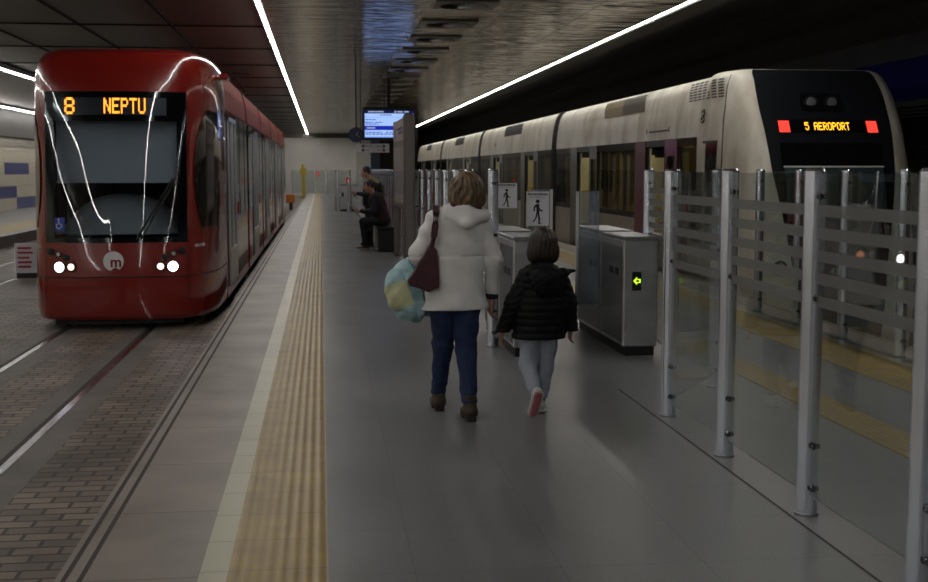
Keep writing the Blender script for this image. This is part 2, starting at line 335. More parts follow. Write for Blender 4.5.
# ------------------------------------------------------------------ building helpers
WL = {}      # world location of each object that parents others
class MB:
    def __init__(s): s.v = []; s.f = []; s.m = []; s.k = 0
    def mat(s, k): s.k = k; return s
    def face(s, idx): s.f.append(tuple(idx)); s.m.append(s.k)
    def add(s, vs_, fs):
        o = len(s.v); s.v += [tuple(map(float, p)) for p in vs_]
        for f in fs: s.face([o+i for i in f])
        return s
    def box(s, x0, x1, y0, y1, z0, z1):
        return s.add([(x, y, z) for z in (z0, z1) for y in (y0, y1) for x in (x0, x1)],
                     [(0, 2, 3, 1), (4, 5, 7, 6), (0, 1, 5, 4), (2, 6, 7, 3), (0, 4, 6, 2), (1, 3, 7, 5)])
    def bbox(s, x0, x1, y0, y1, z0, z1, b=0.01):
        # box with bevelled edges (built as a chamfered hull)
        vs_ = []; 
        for z, zz in ((z0, z0+b), (z1, z1-b)):
            for y, yy in ((y0, y0+b), (y1, y1-b)):
                for x, xx in ((x0, x0+b), (x1, x1-b)):
                    vs_ += [(x, yy, zz), (xx, y, zz), (xx, yy, z)]
        def i(c, a): return c*3+a
        fs = []
        for a, cs in ((0, (0, 2, 6, 4)), (0, (1, 5, 7, 3)), (1, (0, 4, 5, 1)), (1, (2, 3, 7, 6)), (2, (0, 1, 3, 2)), (2, (4, 6, 7, 5))):
            fs.append([i(c, a) for c in cs])
        for c0 in range(8):
            fs.append([i(c0, 0), i(c0, 1), i(c0, 2)])
            for bit, a in ((1, (1, 2)), (2, (0, 2)), (4, (0, 1))):
                if not c0 & bit:
                    c1 = c0 | bit
                    fs.append([i(c0, a[0]), i(c0, a[1]), i(c1, a[1]), i(c1, a[0])])
        return s.add(vs_, fs)
    def cyl(s, p0, p1, r, n=16, r2=None, cap=True):
        p0 = Vector(p0); p1 = Vector(p1); d = (p1-p0).normalized()
        a = d.orthogonal().normalized(); b = d.cross(a); r2 = r if r2 is None else r2
        vs_ = []
        for p, q in ((p0, r), (p1, r2)):
            for i in range(n):
                t = 2*math.pi*i/n; vs_.append(p+a*math.cos(t)*q+b*math.sin(t)*q)
        fs = [(i, (i+1) % n, n+(i+1) % n, n+i) for i in range(n)]
        if cap: fs += [tuple(range(n-1, -1, -1)), tuple(range(n, 2*n))]
        return s.add(vs_, fs)
    def tube(s, pts, r, n=8):
        pts = [Vector(p) for p in pts]; vs_ = []; fs = []
        for i, p in enumerate(pts):
            d = (pts[min(i+1, len(pts)-1)]-pts[max(i-1, 0)]).normalized()
            a = d.cross(Vector((0.13, 0.31, 0.94))).normalized(); b = d.cross(a)
            rr = r[i] if isinstance(r, (list, tuple)) else r
            for k in range(n):
                t = 2*math.pi*k/n; vs_.append(p+a*math.cos(t)*rr+b*math.sin(t)*rr)
        for i in range(len(pts)-1):
            for k in range(n): fs.append((i*n+k, i*n+(k+1) % n, (i+1)*n+(k+1) % n, (i+1)*n+k))
        fs += [tuple(range(n)), tuple(range((len(pts)-1)*n, len(pts)*n))]
        return s.add(vs_, fs)
    def grid(s, pts, skip=None):
        # pts: list of rows of points
        o = len(s.v); nr = len(pts); nc = len(pts[0])
        for r in pts: s.v += [tuple(map(float, p)) for p in r]
        for i in range(nr-1):
            for j in range(nc-1):
                if skip and skip(i, j): continue
                s.face((o+i*nc+j, o+i*nc+j+1, o+(i+1)*nc+j+1, o+(i+1)*nc+j))
        return s
    def prism(s, poly, fn0, fn1):
        n = len(poly); vs_ = [fn0(*p) for p in poly]+[fn1(*p) for p in poly]
        return s.add(vs_, [tuple(range(n)), tuple(range(2*n-1, n-1, -1))]+[(i, n+i, n+(i+1) % n, (i+1) % n) for i in range(n)])
    def build(s, name, mats, parent=None, smooth=False, loc=None, angle=35):
        if not isinstance(mats, (list, tuple)): mats = [mats]
        V = np.array(s.v)
        if parent is not None: L = WL[parent.name]
        elif loc is not None: L = loc
        else: L = ((V[:, 0].min()+V[:, 0].max())/2, (V[:, 1].min()+V[:, 1].max())/2, V[:, 2].min())
        me = bpy.data.meshes.new(name); me.from_pydata((V-np.array(L)).tolist(), [], s.f); me.update()
        for m_ in mats: me.materials.append(m_)
        if len(mats) > 1: me.polygons.foreach_set('material_index', s.m)
        import bmesh
        bm = bmesh.new(); bm.from_mesh(me); bmesh.ops.recalc_face_normals(bm, faces=bm.faces); bm.to_mesh(me); bm.free()
        if smooth:
            me.polygons.foreach_set('use_smooth', [True]*len(me.polygons))
            if angle: me.set_sharp_from_angle(angle=R(angle))
        o = bpy.data.objects.new(name, me); C.objects.link(o)
        if parent is not None: o.parent = parent
        else: o.location = L
        WL[o.name] = tuple(L)
        return o
def thing(name, loc, label, cat, group=None):
    o = bpy.data.objects.new(name, None); C.objects.link(o); o.location = loc; o.empty_display_size = 0.1
    WL[o.name] = tuple(loc); return tag(o, label, cat, group)
def tag(o, label, cat, group=None, kind=None):
    o['label'] = label; o['category'] = cat
    if group: o['group'] = group
    if kind: o['kind'] = kind
    return o
def struct(mb, name, m_, **k):
    o = mb.build(name, m_, **k); o['kind'] = 'structure'; return o
def kids(o): return [x for x in C.objects if x.parent == o]
def dup(o, loc, label=None, group=None, parent=None):
    c = o.copy(); C.objects.link(c)
    if parent is not None: c.parent = parent
    else:
        c.location = loc; c['label'] = label
        if group: c['group'] = group
    for k in kids(o): dup(k, None, parent=c)
    return c
def text(name, s, size, m_, parent, origin, xdir, ydir, depth=0.002, align='CENTER', bold=0.0):
    cu = bpy.data.curves.new(name, 'FONT'); cu.body = s; cu.size = size; cu.align_x = align; cu.align_y = 'CENTER'; cu.extrude = depth/2; cu.offset = bold
    tmp = bpy.data.objects.new('tmp_text', cu); C.objects.link(tmp)
    dg = bpy.context.evaluated_depsgraph_get(); me = bpy.data.meshes.new_from_object(tmp.evaluated_get(dg))
    bpy.data.objects.remove(tmp)
    X = Vector(xdir).normalized(); Y = Vector(ydir).normalized(); Z = X.cross(Y)
    L = Vector(WL[parent.name]) if parent else Vector((0, 0, 0))
    mt = Matrix((X, Y, Z)).transposed().to_4x4(); mt.translation = Vector(origin)-L
    me.transform(mt); me.materials.clear(); me.materials.append(m_)
    o = bpy.data.objects.new(name, me); C.objects.link(o); o.parent = parent; WL[o.name] = tuple(L)
    return o
FONT = {'8': '01110 10001 10001 01110 10001 10001 01110', 'N': '10001 11001 11001 10101 10011 10011 10001', 'E': '11111 10000 10000 11110 10000 10000 11111',
        'P': '11110 10001 10001 11110 10000 10000 10000', 'T': '11111 00100 00100 00100 00100 00100 00100', 'U': '10001 10001 10001 10001 10001 10001 01110',
        '5': '11111 10000 11110 00001 00001 10001 01110', 'A': '01110 10001 10001 11111 10001 10001 10001', 'R': '11110 10001 10001 11110 10100 10010 10001',
        'O': '01110 10001 10001 10001 10001 10001 01110', ' ': '00000 00000 00000 00000 00000 00000 00000'}
def led(mb, s, x0, z0, w_, h_, pos, adv=6, bold=False):
    # LED dots: cell width from w_ (per column) and h_ (per row); pos(x,z)->point generator at the panel
    for ci, ch in enumerate(s):
        for r_, row in enumerate(FONT[ch].split()):
            for c_, b_ in enumerate(row):
                if b_ == '1':
                    xa = x0+(ci*adv+c_)*w_; za = z0-(r_+1)*h_
                    g = 0.0 if bold else 0.08*w_
                    q = [(xa+g, za+g), (xa+w_-g, za+g), (xa+w_-g, za+h_-g), (xa+g, za+h_-g)]
                    mb.prism(q, lambda x, z: pos(x, z, 0), lambda x, z: pos(x, z, 1))
ORD = ['nearest', 'second', 'third', 'fourth', 'fifth', 'sixth', 'seventh', 'eighth', 'ninth', 'tenth', 'eleventh', 'twelfth', 'thirteenth', 'fourteenth', 'fifteenth',
       'sixteenth', 'seventeenth', 'eighteenth', 'nineteenth', 'twentieth', 'twenty-first', 'twenty-second', 'twenty-third', 'twenty-fourth', 'twenty-fifth', 'twenty-sixth', 'twenty-seventh',
       'twenty-eighth', 'twenty-ninth', 'thirtieth', 'thirty-first', 'thirty-second', 'thirty-third', 'thirty-fourth']
def bx(*a): return MB().box(*a)

# ------------------------------------------------------------------ setting: floors
FAR = 86.0
struct(bx(-0.5, 5.02, -14, FAR, -0.5, 0), 'floor', M['floor'])
struct(bx(-1.07, -0.5, -14, FAR, -0.5, 0.0), 'platform_edge_strip', M['edge_stone'])
struct(bx(5.02, 5.38, -14, FAR, -0.5, 0.0), 'platform_edge_strip', M['edge_stone'])
g_ = MB()
for x in (-1.034, -0.970): g_.box(x-0.010, x+0.010, -14, FAR, 0.0, 0.0015)
struct(g_, 'trim_1', M['groove'])
struct(bx(-0.505, -0.392, -14, FAR, 0.0, 0.003), 'trim_2', M['cream'])
struct(bx(-0.392, 0.01, -14, FAR, 0.0, 0.004), 'trim_3', M['tactile'])
struct(bx(3.27, 3.58, -14, FAR, 0.0, 0.004), 'trim_4', M['tactile'])
struct(bx(4.26, 4.80, -14, FAR, 0.0, 0.004), 'trim_5', M['tactile'])
struct(bx(4.80, 4.90, -14, FAR, 0.0, 0.0035), 'trim_6', M['cream'])
# floor line running under the glass barrier
struct(bx(2.17, 2.183, -2, 8.6, 0.0, 0.0012), 'trim_7', M['groove'])
# tram track bed (two tracks) and metro track bed
TZ = -0.28
def bed(x0, x1, m_): struct(bx(x0, x1, -14, 110, TZ-0.3, TZ), 'track_bed', m_)
bed(-1.80, -1.07, M['pavers']); bed(-2.28, -1.80, M['concrete']); bed(-2.82, -2.28, M['pavers']); bed(-3.30, -2.82, M['concrete'])
bed(-5.10, -3.30, M['pavers']); bed(-5.60, -5.10, M['concrete']); bed(-6.10, -5.60, M['pavers']); bed(-6.60, -6.10, M['concrete']); bed(-7.75, -6.60, M['pavers'])
struct(bx(5.38, 12.0, -14, 110, -1.35, -1.05), 'track_bed', M['ballast'])
for k, (x, nm) in enumerate([(-2.04, 'tram_rail'), (-3.05, 'tram_rail'), (-5.35, 'tram_rail'), (-6.35, 'tram_rail')]):
    mb = MB().mat(0).box(x-0.030, x+0.030, -14, 108, TZ, TZ+0.004).mat(1).box(x-0.075, x-0.032, -14, 108, TZ, TZ+0.0015)
    o = mb.build(nm, [M['rail'], M['groove']])
    tag(o, ['steel rail set in the paving, closest to the platform edge', 'steel rail set in the paving under the left side of the red tram',
            'steel rail of the empty track, the one nearer the red tram', 'steel rail of the empty track beside the far left platform'][k], 'rail')
# opposite platform
struct(bx(-12.6, -7.75, -14, 110, -0.5, 0.0), 'floor', M['floor'])
struct(bx(-9.3, -8.1, -14, 110, 0.0, 0.004), 'trim_8', mat('sandy_yellow_paving', (0.42, 0.35, 0.16), 0.5, var=0.2))
struct(bx(-12.9, -12.6, -14, 110, -0.5, 4.4), 'wall_left', M['tiles'])
for k, (y0, y1, z0, z1) in enumerate([(50.2, 54.2, 1.44, 1.92), (44.5, 48.6, 1.92, 2.4), (48, 52.0, 0.48, 0.96), (52.0, 58, 0.0, 0.48), (40, 44.5, 0.96, 1.44), (34, 38, 1.44, 1.92), (60, 64, 0.96, 1.44)]):
    struct(bx(-12.6, -12.59, y0, y1, z0, z1), 'wall_left_panel', M['blue_tile'])
struct(bx(-12.62, -12.3, -14, 110, 2.95, 4.0), 'wall_left_ledge', M['ceil_dark'])
# right wall of the metro track
struct(bx(9.2, 9.5, -14, 110, -1.4, 5.2), 'wall_right', M['wall_grey'])
struct(bx(9.17, 9.2, -14, 110, 2.72, 3.36), 'wall_right_band', M['wall_blue'])
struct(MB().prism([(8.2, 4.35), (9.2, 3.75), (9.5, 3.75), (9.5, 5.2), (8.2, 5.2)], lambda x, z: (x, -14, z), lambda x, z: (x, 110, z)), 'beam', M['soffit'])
for k in range(4): struct(bx(9.15, 9.2, -14, 110, 2.42+k*0.06, 2.44+k*0.06), 'wall_right_groove', M['wall_black'])
# ceilings
H = 4.05
struct(bx(-0.83, 5.31, -14, FAR+1, H, H+0.25), 'ceiling', M['ceil_metal'])
struct(bx(-7.5, -0.97, -14, 110, H+0.12, H+0.4), 'ceiling', M['ceil_dark'])
struct(bx(-12.9, -7.7, -14, 110, H, H+0.4), 'ceiling', M['ceil_bronze'])
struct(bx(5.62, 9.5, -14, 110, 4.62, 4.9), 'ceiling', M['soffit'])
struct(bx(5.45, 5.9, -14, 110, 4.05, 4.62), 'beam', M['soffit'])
dk = MB()
for y in range(6, 100, 4): dk.box(-7.5, -0.97, y, y+0.05, H+0.10, H+0.125)
for x in (-2.6, -4.2, -5.8): dk.box(x, x+0.04, -14, 100, H+0.095, H+0.125)
struct(dk, 'ceiling_seam', M['wall_black'])
# end of the hall
struct(bx(-8, 3.4, FAR+1.0, FAR+1.4, -1.4, 5.0), 'wall_far', M['far_wall'])
struct(bx(3.4, 5.6, 70, 70.4, -0.2, 5.0), 'wall_far', M['wall_black'])
struct(bx(5.6, 9.5, 108, 108.4, -1.4, 5.0), 'wall_far', M['wall_black'])
struct(bx(-12.9, -8, 108, 108.4, -1.4, 5.0), 'wall_far', M['wall_black'])
struct(bx(2.35, 3.35, 82, 82.7, 0, 4.05), 'pillar', M['far_wall'])
struct(bx(-3.6, 3.2, 83.2, 83.3, 3.80, 4.05), 'added_lamp_fascia', M['beam'])  # added fascia that hides the extra end-wall lamp from the camera
struct(bx(-12.9, 9.5, -14.4, -14.0, -1.4, 5.0), 'wall_back', M['beam'])

# ------------------------------------------------------------------ continuous strip lights
def strip(x, z, y0, y1, label, wd=0.030, tube=1.5, m_=None):
    r = thing('strip_light', (x, y0, z), label, 'strip light')
    bx(x-0.065, x+0.065, y0, y1, z, z+0.10).build('housing', M['dark_metal'], r)
    y = y0+0.02
    k = 0
    while y < y1-0.1:
        L_ = tube*(1 if k < 66 else 2.5)
        MB().bbox(x-wd, x+wd, y, min(y+L_-0.05, y1), z-0.035, z-0.001, 0.012).build('tube', m_ or M['strip'], r)
        y += L_; k += 1
    return r
strip(-0.90, H+0.045, -12, 86, 'long glowing strip light above the tram platform edge, left of the display screen')
strip(5.38, H+0.045, -12, 98, 'long glowing strip light above the metro platform edge, over the cream train')
strip(-7.60, H-0.0, -12, 98, 'strip light over the far left platform edge, upper one beside the red tram')
strip(-11.6, H-0.102, -12, 98, 'strip light near the tiled left wall, lower one beside the red tram')
r = thing('added_wall_light', (-1, 83.5, 3.9), 'added hidden lamp brightening the pale end wall', 'lamp')  # extra lamp added to brighten the end wall, kept out of view
bx(-3.5, 2.2, 83.4, 83.6, 3.93, 4.04).build('housing', M['dark_metal'], r)
MB().bbox(-3.4, 2.1, 83.4, 83.6, 3.88, 3.93, 0.01).build('tube', M['added_wallstrip'], r)

# ceiling air vents
def vent0():
    y0, x0 = 17.85, 2.12
    r = thing('ceiling_vent', (x0, y0, H), 'x', 'air vent', 'square ceiling vents in a row')
    MB().bbox(x0-0.47, x0+0.47, y0-0.42, y0+0.42, H-0.035, H-0.002, 0.012).build('plate', M['vent'], r)
    d = MB().cyl((x0, y0, H-0.036), (x0, y0, H-0.040), 0.36, 40)
    d.build('opening', M['black'], r, smooth=True)
    v = MB()
    for k in range(28):
        a = 2*math.pi*k/28; c, s = math.cos(a), math.sin(a)
        p = [(x0+c*q-s*t, y0+s*q+c*t, z) for q, t, z in ((0.12, -0.008, H-0.042), (0.34, -0.016, H-0.042), (0.34, 0.012, H-0.052), (0.12, 0.006, H-0.052))]
        v.add(p, [(0, 1, 2, 3)])
    v.cyl((x0, y0, H-0.041), (x0, y0, H-0.056), 0.11, 24)
    v.build('vanes', M['silver'], r)
    return r
v0 = vent0()
for k in range(14):
    lab = f'square ceiling vent with a round grille, {ORD[k]} from the camera in the row' if k else 'square ceiling vent with a round grille, nearest of the row'
    if k == 0: v0['label'] = lab
    else: dup(v0, (2.12, 17.85+2.3*k, H), lab, 'square ceiling vents in a row')

# ------------------------------------------------------------------ the red tram
def spline(pts, n=12):
    P = [np.array(p, float) for p in pts]; P = [2*P[0]-P[1]]+P+[2*P[-1]-P[-2]]; out = []
    for i in range(1, len(P)-2):
        for t in np.linspace(0, 1, n, endpoint=False):
            a, b, c, d = P[i-1:i+3]
            out.append(0.5*((2*b)+(-a+c)*t+(2*a-5*b+4*c-d)*t*t+(-a+3*b-3*c+d)*t**3))
    out.append(P[-2]); return np.array(out)
class Nose:
    # plan: half curve of (dx,dy) from the centre line; prof: (z, lean, inset)
    def __init__(s, cx, y0, plan, prof):
        s.cx, s.y0 = cx, y0
        q = spline(plan); d = np.r_[0, np.cumsum(np.hypot(*(q[1:]-q[:-1]).T))]
        s.px, s.py, s.d, s.L = q[:, 0], q[:, 1], d, d[-1]
        t = spline(prof); s.z, s.le, s.ins = t[:, 0], t[:, 1], t[:, 2]
    def s_of_x(s, x): return float(np.interp(x, s.px, s.d))
    def __call__(s, u, z, off=0.0):
        a = abs(u); x = np.interp(a, s.d, s.px); y = np.interp(a, s.d, s.py)
        e = 0.01; x2 = np.interp(a+e, s.d, s.px)-np.interp(max(a-e, 0), s.d, s.px); y2 = np.interp(a+e, s.d, s.py)-np.interp(max(a-e, 0), s.d, s.py)
        n = math.hypot(x2, y2) or 1; nx, ny = y2/n, -x2/n
        lean = np.interp(z, s.z, s.le); ins = np.interp(z, s.z, s.ins)
        wgt = max(0.0, 1-y/ s.py[-1]) if s.py[-1] > 0 else 1
        x = max(0, x-ins*(x/s.px[-1])); x += nx*off; y += ny*off
        return (s.cx+math.copysign(1, u)*x, s.y0+y+lean*wgt, z)
    def patch(s, mb, ua, ub, za, zb, rad=0.0, off=0.004, n=14, nz=12, thick=None):
        rows = []
        for i in range(nz+1):
            z = za+(zb-za)*(0.5-0.5*math.cos(math.pi*i/nz)) if rad else za+(zb-za)*i/nz
            e = min(z-za, zb-z); c = 0.0
            if rad and e < rad: c = rad-math.sqrt(max(0, rad*rad-(rad-e)**2))
            rows.append([s(ua+c+(ub-ua-2*c)*j/n, z, off) for j in range(n+1)])
        mb.grid(rows); return mb
CXT, TY = -2.43, 14.52
HW = 1.13
tn = Nose(CXT, TY, [(0, 0), (0.4, 0.035), (0.74, 0.12), (0.90, 0.25), (1.0, 0.48), (1.07, 0.85), (1.115, 1.3), (HW, 1.9), (HW, 2.4)],
          [(-0.16, 0.06, 0.03), (-0.10, 0.02, 0.01), (0.1, 0.0, 0), (0.36, 0.01, 0), (0.72, 0.05, 0), (1.6, 0.15, 0), (2.5, 0.25, 0.0), (2.75, 0.30, 0.01), (2.93, 0.37, 0.04), (3.03, 0.47, 0.10), (3.08, 0.62, 0.18)])
tram = thing('tram', (CXT, TY, TZ), 'red tram with lit headlamps and orange destination sign, on the left track', 'tram')
UM = tn.s_of_x(0.82); UE = tn.L
uu = sorted(set([round(x, 4) for x in list(np.linspace(-UE, -UM, 14))+list(np.linspace(-UM, UM, 17))+list(np.linspace(UM, UE, 14))]))
def shell(zs, skip=None, name='cab_shell', m_=None, parent=tram, nose=tn, us=uu):
    mb = MB(); mb.grid([[nose(u, z) for u in us] for z in zs], skip=(lambda i, j: skip((us[j]+us[j+1])/2, (zs[i]+zs[i+1])/2)) if skip else None)
    return mb.build(name, m_ or M['red'], parent, smooth=True, angle=50)
shell([0.36, 0.45, 0.6, 0.76, 1.0, 1.3, 1.6, 1.9, 2.2, 2.55, 2.62, 2.7, 2.8, 2.87, 2.93, 2.98, 3.03, 3.06, 3.08], skip=lambda u, z: abs(u) < UM and 0.76 < z < 2.55)
shell([-0.16, -0.13, -0.10, -0.05, 0.05, 0.2, 0.345], name='bumper')
# seam and lower lip
mb = MB(); tn.patch(mb, -UE, UE, 0.343, 0.362, off=-0.012, n=60, nz=1); mb.build('seam', M['black'], tram)
mb = MB(); tn.patch(mb, -UM*0.98, UM*0.98, -0.215, -0.15, off=-0.06, n=30, nz=2); mb.build('underskirt', M['dark_metal'], tram)
mb = MB(); mb.grid([[ (CXT+sgn*(1.2-ins)*1.0 if False else tn(sgn*UE, 3.08)[0], y, 3.08+cr) for sgn, cr in ((-1, 0), (1, 0))] for y in (TY+1.0, 17.0)])
# roof cap: closes the nose on top
rim = [tn(u, 3.08) for u in uu]
mb = MB(); cap = [[(CXT+(p[0]-CXT)*k, max(p[1], TY)+(17.0-p[1])*(1-k), 3.08+0.035*(1-k*k)) for p in rim] for k in (1, 0.9, 0.7, 0.4, 0.1)]
mb.grid(cap); mb.build('roof_cap', M['red'], tram, smooth=True)
# windscreen surround, destination sign, blind, glass
mask = MB()
UI = tn.s_of_x(0.715)
for (ua, ub, za, zb) in ((-UM, -UI, 0.76, 2.55), (UI, UM, 0.76, 2.55), (-UI, UI, 2.20, 2.55), (-UI, UI, 0.76, 0.82)):
    tn.patch(mask, ua, ub, za, zb, off=0.003, n=12 if ub-ua > 1 else 3)
mask.build('windscreen_surround', M['blackgloss'], tram, smooth=True)
mb = MB(); tn.patch(mb, -UM, UM, 0.77, 2.54, off=0.012, n=28, nz=12); glass = mb.build('windscreen', M['glass_wind'], tram, smooth=True)
mb = MB(); tn.patch(mb, -tn.s_of_x(0.62), tn.s_of_x(0.60), 2.27, 2.475, off=0.0055, n=12, nz=2); ds = mb.build('destination_sign', mat('sign_backing', (0.03, 0.035, 0.045), 0.3), tram)
mb = MB()
def tpos(x, z, k):
    s_ = tn.s_of_x(abs(x-CXT)); p = tn(math.copysign(s_, x-CXT), z, 0.0075+0.004*k); return p
led(mb, '8', -3.005, 2.475, 0.0235, 0.028, tpos, bold=True)
mb.build('route_number', M['orange_led'], ds); mb = MB()
led(mb, 'NEPTU', -2.545, 2.470, 0.0165, 0.026, tpos, bold=True)
mb.build('sign_letters', M['orange_led'], ds)
mb = MB(); mb.grid([[ (x, TY+0.42+0.06*abs(x-CXT), z) for x in np.linspace(CXT-0.72, CXT+0.72, 9)] for z in (1.48, 2.24)]); mb.box(CXT-0.72, CXT+0.72, TY+0.405, TY+0.43, 1.465, 1.485)
mb.build('roller_blind', M['blind'], tram)
mb = MB(); rows = []
for v in np.linspace(0, 1, 10):
    rows.append([(CXT+x, TY+0.30+0.5*v+0.25*abs(x)**2, 0.80+0.48*math.sin(v*math.pi/2)*(max(0, 1-abs(x/0.78)**2.6))+0.05) for x in np.linspace(-0.78, 0.78, 25)])
mb.grid(rows); mb.build('dashboard', M['dash'], tram, smooth=True)
bx(CXT-0.85, CXT+0.85, TY+1.6, TY+1.63, 0.4, 2.7).build('cab_rear_wall', M['cabwall'], tram)
bx(CXT-0.85, CXT+0.85, TY+0.35, TY+1.6, 0.74, 0.78).build('cab_floor', M['cabwall'], tram)
# driver's seat
mb = MB().bbox(CXT-0.22, CXT+0.22, TY+1.25, TY+1.37, 0.9, 1.62, 0.04).bbox(CXT-0.24, CXT+0.24, TY+0.95, TY+1.3, 0.85, 0.97, 0.03); mb.build('driver_seat', M['black'], tram)
# wipers
wp = MB(); A = lambda x, z: tn(math.copysign(tn.s_of_x(abs(x)), x), z, 0.03)
wp.tube([A(0.24, 0.80), A(0.42, 1.10), A(0.66, 1.52)], 0.011, 6).tube([A(0.30, 0.80), A(0.48, 1.12), A(0.70, 1.50)], 0.008, 6).tube([A(0.40, 1.0), A(0.74, 1.62)], 0.010, 6)
wp.build('wiper', M['black'], tram)
# wheelchair sign
mb = MB(); tn.patch(mb, -tn.s_of_x(0.70), -tn.s_of_x(0.585), 0.90, 1.06, off=0.016, n=3, nz=3); ws = mb.build('wheelchair_sign', M['sign_blue'], tram)
def plane_at(xc, zc, off=0.019):
    s_ = math.copysign(tn.s_of_x(abs(xc-CXT)), xc-CXT); p = Vector(tn(s_, zc, off)); q = Vector(tn(s_+0.02, zc, off)); X = (q-p).normalized(); return p, X
p, X = plane_at(CXT-0.645, 0.98)
mb = MB()
def on(p, X, pts, th, mbb, r): mbb.tube([p+X*a+Vector((0, 0, 1))*b for a, b in pts], r, 6)
on(p, X, [(-0.008, 0.045), (-0.006, 0.005), (0.022, 0.0), (0.032, -0.035)], 0, mb, 0.0055)
on(p, X, [(-0.012+0.028*math.cos(t), -0.022+0.028*math.sin(t)) for t in np.linspace(2.0, 5.9, 12)], 0, mb, 0.005)
mb.cyl(p+X*-0.008+Vector((0, -0.004, 0.058)), p+X*-0.008+Vector((0, 0.003, 0.058)), 0.010, 12)
mb.build('wheelchair_symbol', M['sign_white'], ws)
# logo disc with letter m
p, X = plane_at(CXT-0.02, 0.545, 0.004)
mb = MB().cyl(p+Vector((0, 0.006, 0)), p+Vector((0, -0.006, 0)), 0.118, 40); lg = mb.build('logo_disc', M['logo_white'], tram)
text('logo_letter', 'm', 0.175, M['red_dark'], lg, p+Vector((0.028, -0.008, -0.012)), (1, 0, 0), (0, 0, 1), 0.004, bold=0.004)
# headlamps
for sgn in (-1, 1):
    for dx, z, r_, m_, nm in ((0.655, 0.475, 0.062, 'head_white', 'headlamp'), (0.515, 0.478, 0.050, 'head_amber', 'indicator_lamp'), (0.665, 0.625, 0.026, 'white_paint', 'marker_lamp'), (0.76, 0.655, 0.03, 'black', 'marker_lamp'), (0.575, 0.585, 0.028, 'black', 'marker_lamp')):
        s_ = sgn*tn.s_of_x(dx); p = Vector(tn(s_, z, 0.002)); q = Vector(tn(s_, z, 0.03)); n_ = (q-p).normalized()
        MB().cyl(p, p+n_*0.012, r_+0.014, 24).build('lamp_bezel', M['black'], tram)
        h = MB().cyl(p+n_*0.010, p+n_*0.018, r_*(1 if nm != 'indicator_lamp' else 0.8), 24, r2=r_*0.75); h.build(nm, M[m_], tram, smooth=True)
# fleet numbers
for sgn in (-1, 1):
    s_ = sgn*tn.s_of_x(0.95); p = Vector(tn(s_, 0.71, 0.006)); q = Vector(tn(s_+0.03, 0.71, 0.006))
    text('fleet_number', "4204 d' F01", 0.055, M['sign_white'], tram, p, (q-p), (0, 0, 1), 0.002)
# curved cab side windows
for sgn in (-1, 1):
    mb = MB(); rows = []
    for i in range(25):
        t = i/24; z = 0.93+1.42*t
        front = 1.025-0.125*math.sin(math.pi*min(1, t*0.95+0.08))**0.55
        
        sa, sb = tn.s_of_x(front), tn.s_of_x(1.10)+0.25*min(1, t*6)*min(1, (1-t)*14+0.2)
        rows.append([tn(sgn*(sa+(sb-sa)*j/8), z, 0.006) for j in range(9)])
    mb.grid(rows); mb.build('cab_side_window', M['blackgloss'], tram, smooth=True)
    # vertical panel seam beside the windscreen
    mb = MB(); a = tn.s_of_x(0.83); tn.patch(mb, sgn*a-0.004, sgn*a+0.004, 0.0, 2.75, off=0.003, n=1, nz=12); mb.build('panel_seam', M['black'], tram)
# body modules behind the cab
TX0, TX1 = CXT-HW, CXT+HW
def tram_module(y0, y1, doors, front_white=False):
    prof = [(-HW, -0.12), (-HW, 2.42), (-HW+0.01, 2.46), (-HW+0.03, 2.75), (-HW+0.09, 2.98), (-HW+0.18, 3.06), (0, 3.10)]
    full = prof+[(-x, z) for x, z in prof[-2::-1]]
    mb = MB().prism([(-HW+0.03, 2.40)]+full[2:-2]+[(HW-0.03, 2.40)], lambda x, z: (CXT+x, y0, z), lambda x, z: (CXT+x, y1, z))
    mb.build('roof_section', M['red_roof'], tram)
    bx(TX0, TX1, y0, y1, -0.14, 0.0).build('side_skirt', M['red_dark'], tram)
    ds_ = sorted(doors)
    for side, sx in (('r', 1), ('l', -1)):
        xs = CXT+sx*HW; xi = CXT+sx*(HW-0.07)
        a, b = min(xs, xi), max(xs, xi)
        segs = []; y = y0
        for d0, d1 in ds_: segs.append((y, d0)); y = d1
        segs.append((y, y1))
        for s0, s1 in segs:
            if s1-s0 < 0.1: continue
            bx(a, b, s0, s1, 0.0, 0.92).build('side_panel', M['red'], tram)
            wn = bx(CXT+sx*HW-0.012, CXT+sx*HW+0.004, s0, s1, 0.92, 2.42).build('side_window', M['blackgloss'], tram)
            y = s0+1.1
            while y < s1-0.3:
                bx(CXT+sx*HW-0.01, CXT+sx*HW+0.010, y-0.03, y+0.03, 0.92, 2.42).build('window_bar', M['dark_metal'], wn); y += 1.2
        for d0, d1 in ds_:
            dr = bx(CXT+sx*HW-0.02, CXT+sx*HW+0.012, d0, d1, 0.0, 2.36).build('door', M['glass_door'], tram)
            n = 2 if d1-d0 > 1.1 else 1
            wl = (d1-d0)/n
            fr = MB()
            for k in range(n):
                e0, e1 = d0+k*wl, d0+(k+1)*wl; xo0, xo1 = sorted((CXT+sx*HW+sx*0.012, CXT+sx*HW+sx*0.032))
                fr.box(xo0, xo1, e0, e0+0.055, 0, 2.36).box(xo0, xo1, e1-0.055, e1, 0, 2.36).box(xo0, xo1, e0, e1, 2.30, 2.36)
                MB().box(xo0, xo1, e0+0.055, e1-0.055, 0.02, 0.50).build('door_panel', M['doorwhite'], dr)
            fr.build('door_frame', M['silver'], dr)
            MB().bbox(CXT+sx*HW-0.01 if sx > 0 else CXT-HW-0.05, CXT+HW+0.05 if sx > 0 else CXT-HW+0.01, d1+0.10, d1+0.17, 0.95, 1.15, 0.01).build('door_button', M['red_lamp_off'], dr)
M['glass_door'] = mat('brown_door_glass', (0.045, 0.032, 0.024), 0.12, coat=0.4)
M['red_lamp_off'] = mat('red_plastic', (0.3, 0.02, 0.01), 0.4)
